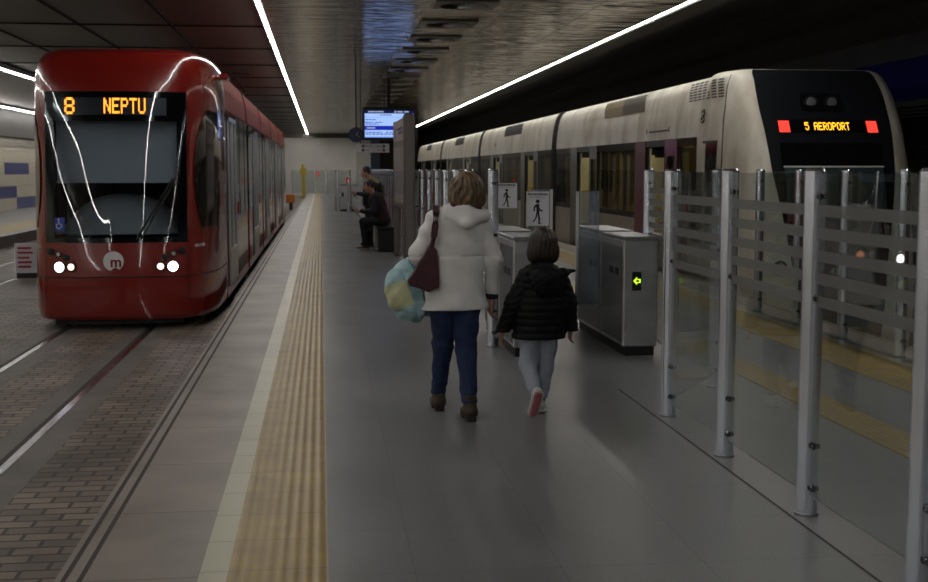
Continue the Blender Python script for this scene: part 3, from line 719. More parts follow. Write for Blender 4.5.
tram_module(16.85, 21.6, [(17.05, 18.55)])
tram_module(22.1, 27.0, [(23.4, 24.9)])
tram_module(27.5, 32.4, [(28.6, 30.1)])
tram_module(32.9, 38.0, [(34.4, 35.9)])
tram_module(38.5, 44.6, [(40.4, 41.9)])
for y in (21.6, 27.0, 32.4, 38.0):
    mb = MB()
    for k in range(6): mb.box(TX0+0.08+0.02*(k % 2), TX1-0.08-0.02*(k % 2), y+k*0.5/6, y+(k+1)*0.5/6, -0.1, 2.98-0.02*(k % 2))
    mb.build('gangway_bellows', M['rubber'], tram)
# roof mirror pods / pantograph
MB().bbox(TX1-0.02, TX1+0.10, 16.2, 16.55, 2.80, 2.88, 0.02).build('camera_pod', M['red'], tram)
MB().bbox(TX1-0.02, TX1+0.10, 42.0, 42.4, 2.80, 2.88, 0.02).build('camera_pod', M['red'], tram)
pt = MB()
for x in (-0.5, 0.5): pt.tube([(CXT+x, 30.5, 3.12), (CXT+x, 31.6, 3.60), (CXT+x*0.7, 30.6, 4.0)], 0.025, 6)
pt.tube([(CXT-0.7, 30.6, 4.0), (CXT+0.7, 30.6, 4.0)], 0.03, 6); pt.build('pantograph', M['dark_metal'], tram)
# bogies and dark underside
for y in (17.8, 24.5, 35.0, 41.5):
    mb = MB()
    for yy in (y-0.7, y+0.7):
        for x in (-3.05, -2.04): mb.cyl((x-0.05, yy, TZ+0.29), (x+0.05, yy, TZ+0.29), 0.28, 24)
    mb.box(-3.1, -1.95, y-1.0, y+1.0, -0.10, 0.10); mb.build('bogie', M['dark_metal'], tram)
bx(TX0+0.12, TX1-0.12, 15.6, 44.5, -0.16, -0.05).build('underframe', M['black'], tram)

# ------------------------------------------------------------------ the cream metro train
CXM, MY, MZ = 6.82, 15.1, -1.05
MHW = 1.32
mn = Nose(CXM, MY, [(0, 0), (0.5, 0.015), (0.86, 0.04), (1.04, 0.11), (1.15, 0.27), (1.23, 0.60), (1.28, 1.05), (MHW, 1.6), (MHW, 2.0)],
          [(-0.75, 0.0, 0.06), (-0.2, 0.0, 0.0), (0.4, 0.06, 0), (1.0, 0.16, 0), (1.6, 0.32, 0.0), (2.1, 0.52, 0.01), (2.4, 0.70, 0.02), (2.65, 0.86, 0.05), (2.85, 1.02, 0.10), (2.97, 1.16, 0.16), (3.02, 1.28, 0.25)])
metro = thing('metro_train', (CXM, MY, MZ), 'long cream metro train with black front and red lamps, on the right track', 'train')
UE2 = mn.L
mzs = [-0.75, -0.5, -0.2, 0.1, 0.4, 0.7, 1.0, 1.3, 1.6, 1.85, 2.1, 2.25, 2.4, 2.55, 2.65, 2.75, 2.85, 2.92, 2.97, 2.99, 3.005, 3.015, 3.02]
mu = sorted(set(np.round(np.r_[np.linspace(-UE2, -0.8, 26), np.linspace(-0.8, 0.8, 12), np.linspace(0.8, UE2, 26)], 4)))
mb = MB(); mb.grid([[mn(u, z) for u in mu] for z in mzs]); mb.build('cab_shell', M['cream_train'], metro, smooth=True, angle=50)
rim = [mn(u, 3.02) for u in mu]
mb = MB(); mb.grid([[(CXM+(p[0]-CXM)*k, p[1]+(17.1-p[1])*(1-k), 3.02+0.03*(1-k*k)) for p in rim] for k in (1, 0.9, 0.7, 0.4, 0.1)]); mb.build('roof_cap', M['cream_train'], metro, smooth=True)
# black front mask: half width changes with height
def mhw(z): return mn.s_of_x(float(np.interp(z, [-0.7, 0.3, 1.6, 2.85, 3.0], [0.58, 0.65, 0.86, 0.955, 0.99])))
def mpatch(x0, x1, z0, z1, off, n=10, nz=6, full=False, mb=None):
    mb = mb or MB(); rows = []
    for z in ([q for q in mzs if z0 <= q <= z1] if full else [z0+(z1-z0)*i/nz for i in range(nz+1)]):
        a, b = (-mhw(z), mhw(z)) if full else (math.copysign(mn.s_of_x(abs(x0)), x0), math.copysign(mn.s_of_x(abs(x1)), x1))
        rows.append([mn(a+(b-a)*j/n, z, off) for j in range(n+1)])
    mb.grid(rows); return mb
mpatch(0, 0, -0.75, 3.015, 0.008, 24, 30, True).build('front_mask', M['metro_mask'], metro, smooth=True)
fs = mpatch(-0.70, 0.70, 2.12, 2.30, 0.010, 12, 2).build('destination_sign', M['blackgloss'], metro)
mb = MB()
def mpos(x, z, k): return mn(math.copysign(mn.s_of_x(abs(x-CXM)), x-CXM), z, 0.013+0.004*k)
led(mb, '5', 6.485, 2.262, 0.0108, 0.0150, mpos); mb.build('route_number', M['amber_led'], fs)
mb = MB(); led(mb, 'AEROPORT', 6.485+12*0.0108, 2.262, 0.0108, 0.0150, mpos); mb.build('sign_letters', M['amber_led'], fs)
for a, b in ((-0.70, -0.55), (0.55, 0.70)):
    mb = MB()
    for i in range(4):
        for j in range(5):
            xa = a+(b-a)*i/4; za = 2.13+0.15*j/5
            mpatch(xa+0.003, xa+(b-a)/4-0.003, za+0.003, za+0.027, 0.016, 1, 1, mb=mb)
    mpatch(a, b, 2.127, 2.283, 0.013, 2, 2, mb=mb)
    mb.build('tail_lamp', M['red_lamp'], fs)
# twin lamp housing on the roof edge
hf = mpatch(-0.33, 0.28, 2.41, 2.67, 0.010, 6, 4).build('lamp_housing', M['blackgloss'], metro)
for x in (-0.18, 0.12):
    p = Vector(mpos(CXM+x, 2.54, 0)); q = Vector(mn(math.copysign(mn.s_of_x(abs(x)), x), 2.54, 0.05)); n_ = (q-p).normalized()
    MB().cyl(p+n_*0.004, p+n_*0.02, 0.098, 24).build('lamp_ring', M['dark_metal'], hf)
    MB().cyl(p+n_*0.018, p+n_*0.026, 0.080, 24, r2=0.03).build('lens', M['silver'], hf, smooth=True)
# windscreen with frame, blind bottom rail and wiper
ws = mpatch(-0.72, 0.72, 0.85, 1.98, 0.009, 12, 8).build('windscreen', M['blackgloss'], metro, smooth=True)
mpatch(-0.70, 0.70, 1.655, 1.675, 0.016, 12, 1).build('blind_rail', M['white_paint'], ws)
mpatch(-0.69, 0.69, 0.95, 1.65, 0.0125, 12, 4).build('blind', mat('dark_teal_blind', (0.035, 0.055, 0.06), 0.25), ws)
mb = MB().tube([mn(mn.s_of_x(0.60), 1.60, 0.03), mn(mn.s_of_x(0.50), 1.0, 0.03), mn(mn.s_of_x(0.40), 0.75, 0.03)], 0.012, 6); mb.build('wiper', M['steel_sat'], metro)
for sgn in (-1, 1):
    for dx, nm, m_ in ((0.27, 'tail_lamp', 'head_dim'), (0.46, 'headlamp', 'steel_sat')):
        s_ = sgn*mn.s_of_x(dx); p = Vector(mn(s_, 0.50, 0.0)); q = Vector(mn(s_, 0.50, 0.05)); n_ = (q-p).normalized()
        MB().cyl(p, p+n_*0.02, 0.085, 24).build('lamp_ring', M['dark_metal'], metro)
        MB().cyl(p+n_*0.018, p+n_*0.026, 0.062, 24, r2=0.04).build(nm, M[m_], metro, smooth=True)
p = Vector(mn(-mn.s_of_x(0.82), 0.33, 0.01)); q = Vector(mn(-mn.s_of_x(0.79), 0.33, 0.01))
em = MB().cyl(p+Vector((0, 0.01, 0)), p+Vector((0, -0.006, 0)), 0.10, 30); e_ = em.build('emblem_disc', M['black'], metro)
mb = MB()
for k in range(3): mb.tube([p+(q-p).normalized()*(0.06*math.cos(t+k*2.1)*0.8)+Vector((0, -0.009, 0.06*math.sin(t+k*2.1))) for t in np.linspace(0, 1.7, 7)], 0.010, 6)
mb.build('emblem_rings', M['inwall'], e_)
text('fleet_number', '4301', 0.13, M['inwall'], metro, Vector(mn(-0.02, 0.28, 0.014)), (1, 0, 0), (0, 0, 1), 0.002)
mb = MB().bbox(CXM-0.25, CXM+0.25, MY-0.35, MY+0.2, -0.72, -0.45, 0.05); mb.build('coupler', M['dark_metal'], metro)

SIDE = [(0, -0.55), (0, 0.70)]
TOP = [(0.0, 2.10), (0.01, 2.25), (0.025, 2.42), (0.055, 2.62), (0.10, 2.80), (0.155, 2.91), (0.24, 2.98), (0.45, 3.02), (0.85, 3.04), (1.32, 3.05)]
def metro_car(y0, y1, doors, nose=False):
    top = [(-MHW+i, z) for i, z in TOP]; top = top+[(-x, z) for x, z in top[-2::-1]]
    mb = MB(); ys = np.linspace(y0, y1, 5); mb.grid([[(CXM+x, y, z) for x, z in top] for y in ys])
    for y in (y0, y1): mb.add([(CXM+x, y, z) for x, z in top], [tuple(range(len(top)))])
    roof = mb.build('car_roof', M['cream_train'], metro, smooth=True, angle=50)
    ds_ = sorted(doors)
    for sx in (-1, 1):
        a, b = sorted((CXM+sx*MHW, CXM+sx*(MHW-0.05)))
        segs = []; y = y0
        for d0, d1 in ds_: segs.append((y, d0)); y = d1
        segs.append((y, y1))
        for s0, s1 in segs:
            if s1-s0 < 0.05: continue
            bx(a, b, s0, s1, -0.55, 0.78).build('lower_panel', M['lower_cream'], metro)
            zz = 2.105
            w0, w1 = s0, s1
            if nose and s0 == y0:
                bx(a, b, s0, s0+0.27, 0.78, zz).build('cab_side_panel', M['cream_train'], metro)
                w0 = s0+0.27
            wn = bx(CXM+sx*MHW-0.008, CXM+sx*MHW+0.002, w0, w1, 0.78, zz).build('window_band', M['glass_metro'], metro)
            if sx < 0:
                y = w0+0.35
                while y < w1-0.5:
                    cu = MB(); xi = CXM-MHW+0.09; cu.grid([[(xi+0.018*math.sin(j*1.6), y+0.30*j/10, z) for j in range(11)] for z in (1.0, 1.96)]); cu.grid([[(xi+0.01+0.018*math.sin(j*1.6), y+0.30*j/10, z) for j in range(11)] for z in (1.0, 1.96)])
                    cu.build('curtain', M['curtain'], wn, smooth=True); y += random.choice((0.72, 1.1, 0.9))
            fr = MB(); y = w0
            while y < w1-0.05:
                fr.box(a, b, y, min(y+0.10, w1), 0.78, zz); y += 1.45
            fr.box(a, b, w1-0.08, w1, 0.78, zz).box(a, b, w0, w1, 1.98, zz).box(a, b, w0, w1, 0.78, 0.88)
            fr.build('window_frame', M['black'], wn)
        for d0, d1 in ds_:
            hd = bx(a, b, d0, d1, 2.0, 2.105).build('door_header', M['black'], metro)
            bx(CXM+sx*MHW-0.02 if sx > 0 else CXM-MHW-0.012, CXM+sx*MHW+0.012 if sx > 0 else CXM-MHW+0.02, d0-0.68, d0-0.02, 1.84, 2.10).build('door_flag', M['magenta' if nose and d0 < 20 else 'brown_pillar'], hd)
            pm = 'red_pillar' if nose and d0 < 20 else 'brown_pillar'
            for y, wd_, zt in ((d0-0.70, 0.14, 1.84), (d0-0.16, 0.16, 1.84), (d1, 0.66, 2.10)):
                bx(CXM+sx*MHW-0.02 if sx > 0 else CXM-MHW-0.012, CXM+sx*MHW+0.012 if sx > 0 else CXM-MHW+0.02, y, y+wd_, -0.1, zt).build('door_pillar', M[pm], metro)
            leafs = MB()
            for (e0, e1) in ((d0-0.62, d0-0.02), (d1+0.02, d1+0.62)):
                xo = CXM+sx*(MHW-0.09); leafs.box(xo-0.015, xo+0.015, e0, e1, 0.0, 1.98)
            leafs.build('door_leaf', M['inwhite'], metro)
    # interior
    bx(CXM-MHW+0.05, CXM+MHW-0.05, y0+0.05, y1-0.05, -0.06, 0.0).build('car_floor', M['cabwall'], metro)
    bx(CXM-MHW+0.05, CXM+MHW-0.05, y0+0.05, y1-0.05, 2.2, 2.24).build('car_ceiling', M['inwall'], metro)
    for x in (-0.55, 0.55): bx(CXM+x-0.05, CXM+x+0.05, y0+1.2, y1-0.4, 2.17, 2.195).build('interior_tube', M['inlight'], metro)
    y = y0+1.3; k = 0
    while y < y1-1.0:
        if not any(d0-0.5 < y < d1+0.4 for d0, d1 in ds_):
            for sx in (-1, 1):
                mb = MB().bbox(CXM+sx*0.78-0.42, CXM+sx*0.78+0.42, y, y+0.42, 0.38, 0.46, 0.02).bbox(CXM+sx*0.78-0.42, CXM+sx*0.78+0.42, y+0.38, y+0.46, 0.44, 1.18, 0.02)
                mb.box(CXM+sx*0.78-0.05, CXM+sx*0.78+0.05, y+0.1, y+0.35, 0, 0.40); mb.build('seat', M['seat_yellow'], metro)
            if k % 2 == 0:
                bx(CXM-MHW+0.06, CXM-0.45, y+0.50, y+0.53, 0.0, 1.9).build('partition', M['inwall'], metro)
                bx(CXM+0.45, CXM+MHW-0.06, y+0.50, y+0.53, 0.0, 1.9).build('partition', M['inwall'], metro)
            k += 1
        y += 0.95
    return roof
E0 = 17.0
metro_car(E0, 28.0, [(18.92, 20.07), (24.4, 25.6)], nose=True)
metro_car(28.55, 41.6, [(31.0, 32.3), (37.0, 38.3)])
metro_car(42.15, 55.2, [(44.8, 46.1), (50.8, 52.1)])
metro_car(55.75, 68.8, [(58.3, 59.6), (64.3, 65.6)])
for y in (28.0, 41.6, 55.2):
    mb = MB()
    for k in range(6):
        q = 0.02 if k % 2 else -0.02
        top = [(-MHW+q, -0.5)]+[(-MHW+i+q*(1-i/1.4), z-q*0.7) for i, z in TOP]; top = top+[(-x, z) for x, z in top[-2::-1]]
        mb.prism(top, lambda x, z, k=k: (CXM+x, y+k*0.55/6, z), lambda x, z, k=k: (CXM+x, y+(k+1)*0.55/6, z))
    mb.build('gangway_bellows', M['rubber'], metro)
# roof-edge panels and grille follow the curved side
def topcurve(t): # t = arc parameter by z
    zs = [z for i, z in TOP]; ii = [i for i, z in TOP]
    return CXM-MHW+float(np.interp(t, zs, ii)), t
def roofpatch(y0, y1, z0, z1, off, shear=0.0, nz=5):
    mb = MB(); rows = []
    for i in range(nz+1):
        z = z0+(z1-z0)*i/nz; x, _ = topcurve(z); x2, _ = topcurve(z+0.02); nx, nz_ = -0.02, (x2-x); l = math.hypot(nx, nz_)
        f = i/nz
        rows.append([(x+nx/l*off, y+shear*f, z+nz_/l*off) for y in (y0, y1)])
    mb.grid(rows); return mb
def sidept(y, z, off):
    if y > 17.0:
        x, _ = topcurve(z); x2, _ = topcurve(z+0.02); l = math.hypot(0.02, x2-x); return (x-0.02/l*off, y, z+(x2-x)/l*off)
    lo, hi = 0.3, UE2
    for _ in range(30):
        m_ = (lo+hi)/2
        if mn(-m_, z)[1] < y: lo = m_
        else: hi = m_
    return mn(-lo, z, off)
def sidepatch(y0, y1, z0, z1, off, ny=4, nz=5, mb=None, shear=0.0):
    mb = mb or MB(); mb.grid([[sidept(y0+(y1-y0)*j/ny+shear*i/nz, z0+(z1-z0)*i/nz, off) for j in range(ny+1)] for i in range(nz+1)]); return mb
for (a, b, m_) in ((21.9, 23.35, 'ochre'), (20.35, 21.9, 'ochre_dark'), (33.2, 36.4, 'ridge_dark'), (47.0, 50.0, 'ridge_dark'), (61.0, 63.5, 'ridge_dark')):
    sidepatch(a, b, 2.62, 2.93, 0.006, nz=8, shear=0.25).build('roof_panel', M[m_], metro)
for row in range(7):
    z0 = 2.64+row*0.042; mb = MB()
    for k in range(7): sidepatch(16.40+row*0.03+k*0.215, 16.40+row*0.03+k*0.215+0.165, z0, z0+0.020, 0.010, 2, 1, mb=mb)
    mb.build('grille_slots', M['black'], metro)['kind'] = 'stuff'
for y in (18.66, 19.96): sidepatch(y, y+0.07, 2.22, 2.30, 0.02).build('door_lamp', M['dark_metal'], metro)
sidepatch(18.75, 19.9, 2.235, 2.265, 0.006).build('door_gutter', M['ochre_dark'], metro)
sidepatch(37.9, 38.2, 2.35, 2.47, 0.006).build('side_lamp', M['orange_paint'], metro)
sidepatch(16.44, 16.86, 0.95, 2.0, 0.008, 3, 6).build('cab_window', M['blackgloss'], metro); sidepatch(16.38, 16.93, 2.0, 2.035, 0.03, 3, 1).build('window_hood', M['ochre_dark'], metro)
mb = MB()
for z in (2.30, 2.40): mb.tube([sidept(17.04+0.07*math.cos(t), z+0.045+0.045*math.sin(t), 0.01) for t in np.linspace(0, 5.6, 14)], 0.010, 5)
mb.build('side_emblem', M['dark_metal'], metro)
mb = MB(); pts = [sidept(16.27+0.06*max(0, z-1.7)+0.33*max(0, z-2.55), z, 0.004) for z in np.linspace(-0.5, 2.95, 24)]; mb.tube(pts, 0.008, 5); mb.build('cab_seam', M['black'], metro)
for y in (18.8, 26.0, 30.5, 39.6, 44.2, 53.2):
    mb = MB()
    for yy in (y-0.9, y+0.9):
        for x in (CXM-0.6, CXM+0.5): mb.cyl((x, yy, MZ+0.42), (x+0.12, yy, MZ+0.42), 0.40, 24)
    mb.box(CXM-0.8, CXM+0.8, y-1.2, y+1.2, -0.75, -0.5); mb.build('bogie', M['dark_metal'], metro)
for k, x in enumerate((6.3, 7.34)):
    tag(bx(x-0.04, x+0.04, -14, 106, MZ, MZ+0.02).build('metro_rail', M['rail']), ['steel rail under the cream metro train, side nearer the platform', 'steel rail under the cream metro train, side nearer the dark wall'][k], 'rail')

# ------------------------------------------------------------------ glass barriers
def post0(x, y):
    r = thing('barrier_post', (x, y, 0), 'x', 'post')
    MB().cyl((x, y, 0), (x, y, 1.615), 0.050, 28).cyl((x, y, 1.615), (x, y, 1.627), 0.050, 28, r2=0.040).build('tube', M['post'], r, smooth=True, angle=40)
    MB().cyl((x, y, 0), (x, y, 0.012), 0.056, 28).build('base_ring', M['steel_sat'], r, smooth=True)
    for z in (0.14, 0.34, 1.03, 1.50):
        for s_ in (-1, 1):
            mb = MB().bbox(x-0.013, x+0.013, y+s_*0.046, y+s_*0.076, z-0.014, z+0.014, 0.004) if s_ > 0 else MB().bbox(x-0.013, x+0.013, y-0.076, y-0.046, z-0.014, z+0.014, 0.004)
            mb.cyl((x+0.012, y+s_*0.062, z), (x+0.028, y+s_*0.062, z), 0.012, 12).cyl((x-0.012, y+s_*0.062, z), (x-0.020, y+s_*0.062, z), 0.009, 12)
            mb.build('glass_clamp', M['clamp'], r, smooth=True)
    return r
P0 = None
def post(x, y, label, group):
    global P0
    if P0 is None: P0 = post0(x, y); P0['label'] = label; P0['group'] = group; return P0
    return dup(P0, (x, y, 0), label, group)
def pane(x0, y0, x1, y1, label, group, stripes=True, z0=0.10, z1=1.605):
    d = Vector((x1-x0, y1-y0, 0)); L_ = d.length; d.normalize(); n_ = Vector((-d.y, d.x, 0)); g = 0.062
    a = Vector((x0, y0, 0))+d*g; b = Vector((x1, y1, 0))-d*g
    def slab(p, q, za, zb, t, off=0.0):
        o = n_*off; return [p+o-n_*t, q+o-n_*t, q+o+n_*t, p+o+n_*t], za, zb
    def add(mb, p, q, za, zb, t):
        base = [p-n_*t, q-n_*t, q+n_*t, p+n_*t]
        mb.add([(v.x, v.y, za) for v in base]+[(v.x, v.y, zb) for v in base], [(0, 1, 2, 3), (7, 6, 5, 4), (0, 4, 5, 1), (1, 5, 6, 2), (2, 6, 7, 3), (3, 7, 4, 0)])
    m0 = (a.x+b.x)/2, (a.y+b.y)/2, z0
    mb = MB(); r = thing('glass_panel', m0, label, 'glass panel', group)
    add(mb, a, b, z0, z1, 0.005); mb.build('glass', M['glass'], r)
    if stripes:
        for k in range(5):
            mb = MB(); p_ = a+n_*0.0062; q_ = b+n_*0.0062
            mb.add([(p_.x, p_.y, 1.41-0.1035*k), (q_.x, q_.y, 1.41-0.1035*k), (q_.x, q_.y, 1.462-0.1035*k), (p_.x, p_.y, 1.462-0.1035*k)], [(0, 1, 2, 3)])
            mb.build('frosted_band', M['frost'], r)
    return r
GA = 'steel posts of the front glass barrier'
front = [(2.27, 4.26), (2.26, 5.316), (2.26, 6.482), (2.26, 7.606)]
for k, (x, y) in enumerate(front):
    post(x, y, ['steel post cut by the right edge of the photo', 'large steel post standing right of centre, second nearest', 'steel post between the nearest full one and the gates, third nearest', 'last steel post of the front barrier, in front of the gate with the green arrow'][k], GA)
for k in range(3):
    pane(*front[k], *front[k+1], ['glass panel with frosted bands between the two nearest posts', 'glass panel with frosted bands, middle one of the front barrier', 'glass panel with frosted bands, farthest of the front barrier'][k], 'glass panels of the front barrier')
back = [(2.91, 8.604), (2.91, 9.70)]
post(*back[0], 'steel post seen through the front glass, right of the green arrow gate', 'steel posts behind the front barrier')
post(*back[1], 'steel post beside the green arrow gate, hidden behind the last front post', 'steel posts behind the front barrier')
post(2.99, 10.79, 'steel post rising behind the green arrow gate cabinet', 'steel posts behind the front barrier')
pane(2.91, 8.604, 2.91, 9.70, 'banded glass panel behind the front barrier, nearer one', 'glass panels behind the front barrier')
pane(2.91, 9.70, 2.99, 10.79, 'banded glass panel right beside the green arrow gate cabinet', 'glass panels behind the front barrier')
pane(2.26, 7.606, 2.91, 8.604, 'clear slanting glass panel joining the two barrier rows', 'glass panels behind the front barrier', stripes=False)
# fence along the metro platform edge
fe = [(4.98, 8.66), (4.98, 9.82), (4.98, 10.98), (4.98, 12.12), (4.98, 13.26)]
for k, (x, y) in enumerate(fe):
    post(x, y, f'steel post of the far fence in front of the metro train, {ORD[k]} from the camera', 'posts of the fence at the metro platform edge')
for k in range(4):
    pane(*fe[k], *fe[k+1], f'clear glass panel of the fence in front of the metro train, {ORD[k]} from the camera', 'glass of the fence at the metro platform edge', stripes=False)
# long row down the middle of the platform
row = [1.534 if k < 6 else 1.53 for k in range(31)]; rowy = [10.83]+[12.62+1.19*k for k in range(30)]
for k in range(31):
    post(1.55, rowy[k], f'steel post of the long central barrier, {ORD[k]} from the camera', 'posts of the long central barrier')
for k in range(1, 30):
    pane(1.55, rowy[k], 1.55, rowy[k+1], f'clear glass panel of the long central barrier, {ORD[k-1]} from the camera', 'glass of the long central barrier', stripes=False)
# ------------------------------------------------------------------ ticket gates
def gate(x0, x1, y0, y1, label, arrow=False, h=1.045):
    r = thing('ticket_gate', ((x0+x1)/2, y0, 0), label, 'ticket gate', 'ticket gates across the platform')
    ym = y0+(y1-y0)*0.45
    MB().box(x0+0.02, x1-0.02, y0+0.02, y1-0.02, 0, 0.08).build('plinth', M['black'], r)
    MB().bbox(x0, x1, y0, ym-0.006, 0.08, h-0.03, 0.012).build('front_housing', M['cabinet'], r)
    MB().bbox(x0, x1, ym+0.006, y1, 0.08, h-0.02, 0.012).build('rear_housing', M['cabinet'], r)
    MB().bbox(x0-0.006, x1+0.006, y0-0.006, ym, h-0.032, h, 0.008).build('top_plate', M['steel_sat'], r)
    MB().bbox(x0-0.006, x1+0.006, ym+0.012, y1+0.006, h-0.022, h+0.012, 0.008).build('top_plate', M['steel_sat'], r)
    for sx, xx in ((-1, x0), (1, x1)):
        for (a, b) in ((y0+0.06, ym-0.05), (ym+0.05, y1-0.06)):
            xa, xb = sorted((xx, xx+sx*0.005)); 
            sp = bx(xa, xb, a, b, 0.12, h-0.09).build('side_panel', M['cab_side'], r)
            xa, xb = sorted((xx+sx*0.005, xx+sx*0.009))
            [MB().box(xa, xb, a+q_, a+q_+0.12, 0.70, 0.76).build('sensor_window', M['black'], sp) for q_ in (0.1, 0.30)]
    xc = (x0+x1)/2-0.035; dp = MB().bbox(xc-0.042, xc+0.042, y0-0.006, y0+0.01, 0.575, 0.74, 0.003).build('display', M['blackgloss'], r)
    if arrow:
        c = xc; mb = MB()
        poly = [(-0.034, 0), (0.0, 0.036), (0.0, 0.018), (0.032, 0.018), (0.032, -0.018), (0.0, -0.018), (0.0, -0.036)]
        inner = [(-0.012, 0), (0.0, 0.010), (0.018, 0.008), (0.018, -0.008), (0.0, -0.010)]
        mb.prism(poly, lambda x, z: (c+x, y0-0.009, 0.66+z), lambda x, z: (c+x, y0-0.007, 0.66+z)); mb.build('green_arrow', M['green_led'], dp)
        mb = MB().prism(inner, lambda x, z: (c+x, y0-0.011, 0.66+z), lambda x, z: (c+x, y0-0.0085, 0.66+z)); mb.build('arrow_centre', M['black'], dp)
    return r
gR = gate(2.60, 2.905, 10.15, 12.04, 'steel ticket gate cabinet with a lit green arrow', True)
gL = gate(1.64, 1.945, 10.20, 12.05, 'steel ticket gate cabinet beside the white jacketed woman, with paper signs above')
def flap(x0, x1, y, z0, z1, parent, edge):
    f_ = bx(x0, x1, y-0.006, y+0.006, z0, z1).build('glass_flap', M['flap'], parent)
    bx(edge-0.012, edge+0.012, y-0.012, y+0.012, z0, z1).build('flap_edge', M['white_paint'], f_); return f_
flap(2.39, 2.60, 11.1, 0.35, 1.42, gR, 2.39)
flap(1.945, 2.14, 11.1, 0.35, 1.44, gL, 2.14)
mb = bx(1.66, 1.96, 11.9, 11.912, 1.06, 1.50); gg = mb.build('glass_screen', M['glass'], gL)
def walker(r, cx_, cz, s, y):
    # walking figure pictogram, height s
    mb = MB(); Y0, Y1 = y-0.0030, y-0.0015
    f0 = lambda x, z: (cx_+x*s, Y0, cz+z*s); f1 = lambda x, z: (cx_+x*s, Y1, cz+z*s)
    mb.prism([(0.02+0.085*math.cos(t), 0.43+0.085*math.sin(t)) for t in np.linspace(0, 2*math.pi, 20, endpoint=False)], f0, f1)
    for poly in ([(-0.05, 0.32), (0.08, 0.32), (0.10, 0.02), (0.08, -0.10), (-0.04, -0.10), (-0.03, 0.05)],
                 [(-0.05, 0.32), (0.0, 0.25), (-0.09, 0.15), (-0.10, 0.0), (-0.16, 0.0), (-0.16, 0.18)],
                 [(0.06, 0.26), (0.12, 0.10), (0.24, 0.05), (0.23, -0.01), (0.08, 0.04), (0.03, 0.14)],
                 [(0.02, -0.08), (0.09, -0.08), (0.13, -0.30), (0.12, -0.50), (0.19, -0.50), (0.19, -0.54), (0.05, -0.54), (0.05, -0.32)],
                 [(-0.04, -0.08), (0.03, -0.10), (-0.02, -0.28), (-0.13, -0.44), (-0.17, -0.46), (-0.20, -0.42), (-0.09, -0.30)]):
        mb.prism(poly, f0, f1)
    mb.build('walking_figure', M['sign_black'], r)
def psign(x0, x1, y, z0, z1, label):
    r = thing('paper_sign', ((x0+x1)/2, y, z0), label, 'sign', 'walking figure signs on the gate')
    bx(x0, x1, y-0.0015, y+0.0015, z0, z1).build('sheet', M['sign_white'], r)
    h_ = z1-z0
    text('sign_text', 'PAS INDIVIDUAL', (x1-x0)*0.118, M['sign_black'], r, ((x0+x1)/2, y-0.0025, z1-h_*0.08), (1, 0, 0), (0, 0, 1), 0.001, bold=0.0012)
    text('sign_small_text', 'PASO INDIVIDUAL', (x1-x0)*0.085, M['sign_grey'], r, ((x0+x1)/2, y-0.0025, z1-h_*0.17), (1, 0, 0), (0, 0, 1), 0.001)
    walker(r, (x0+x1)/2-(x1-x0)*0.02, z0+h_*0.42, h_*0.68, y)
    return r
psign(1.90, 2.115, 11.085, 1.10, 1.42, 'large white paper sign with black walking figure on the glass flap, above the child')
psign(1.735, 1.945, 11.893, 1.24, 1.49, 'smaller white walking figure sign, on the left beside the woman in white')

# far gates at the other end
for k, (x, y) in enumerate([(0.72, 47.5), (1.18, 47.5)]):
    gate(x, x+0.30, y, y+1.6, ['far grey ticket gate cabinet near the end of the platform, left one', 'far grey ticket gate cabinet near the end of the platform, right one'][k])
for k, (x, y) in enumerate([(0.55, 47.4), (1.08, 46.2)]):
    o = post(x, y, ['dark steel post left of the far gates', 'steel post between the two far gates', 'bright steel post right of the far gates'][k], 'posts around the far gates')
for k in range(6):
    post(-1.9+k*0.75, 80, f'steel post of the fence closing the far platform end, {ORD[k] if k else "leftmost"} from the left' if k else 'leftmost steel post of the fence closing the far platform end', 'posts of the fence at the far end')
for k in range(5):
    pane(-1.9+k*0.75, 80, -1.15+k*0.75, 80, (f'glass panel of the far end fence, {ORD[k]} from the left' if k else 'glass panel of the far end fence, leftmost one'), 'glass of the fence at the far end', stripes=False)
mb = MB().cyl((-1.02, 70, 0), (-1.02, 70, 1.95), 0.045, 12).bbox(-1.2, -0.9, 69.95, 70.05, 1.35, 1.75, 0.02)
r = thing('signal_post', (-1.02, 70, 0), 'yellow post with a sign plate beyond the tram tail, before the end wall', 'post')
MB().cyl((-1.02, 70, 0), (-1.02, 70, 1.95), 0.09, 12).build('pole', M['yellow_paint'], r); MB().bbox(-1.2, -0.84, 69.88, 69.93, 1.30, 1.72, 0.02).build('plate', M['yellow_paint'], r)
r = thing('buffer_stop', (-1.75, 58, TZ), 'small orange buffer stop on the track behind the tram', 'buffer stop')
MB().bbox(-2.3, -1.25, 57.8, 58.2, TZ+0.35, TZ+0.75, 0.03).build('beam', M['orange_paint'], r)
for x in (-2.1, -1.45): MB().bbox(x-0.08, x+0.08, 57.9, 58.3, TZ, TZ+0.4, 0.02).build('leg', M['dark_metal'], r)
for k, (x, z, m_, l) in enumerate([(-0.25, 1.35, 'red_lamp', 'small red signal lamp on the end wall above the yellow strip'), (1.35, 1.1, 'red_lamp', 'small orange red signal lamp behind the far gates')]):
    r = thing('signal_lamp', (x, 85.9 if k == 0 else 60, z), l, 'lamp'); y = 85.9 if k == 0 else 60
    MB().bbox(x-0.11, x+0.11, y-0.02, y+0.1, z-0.12, z+0.15, 0.02).build('case', M['black'], r)
    MB().cyl((x, y-0.03, z), (x, y-0.06, z), 0.075, 16).build('lens', M[m_], r)
    if k: MB().cyl((x, y+0.05, 0), (x, y+0.05, z-0.11), 0.04, 10).build('pole', M['dark_metal'], r)
    else: MB().box(x-0.05, x+0.05, y+0.09, y+1.12, z-0.05, z+0.05).build('bracket', M['dark_metal'], r)

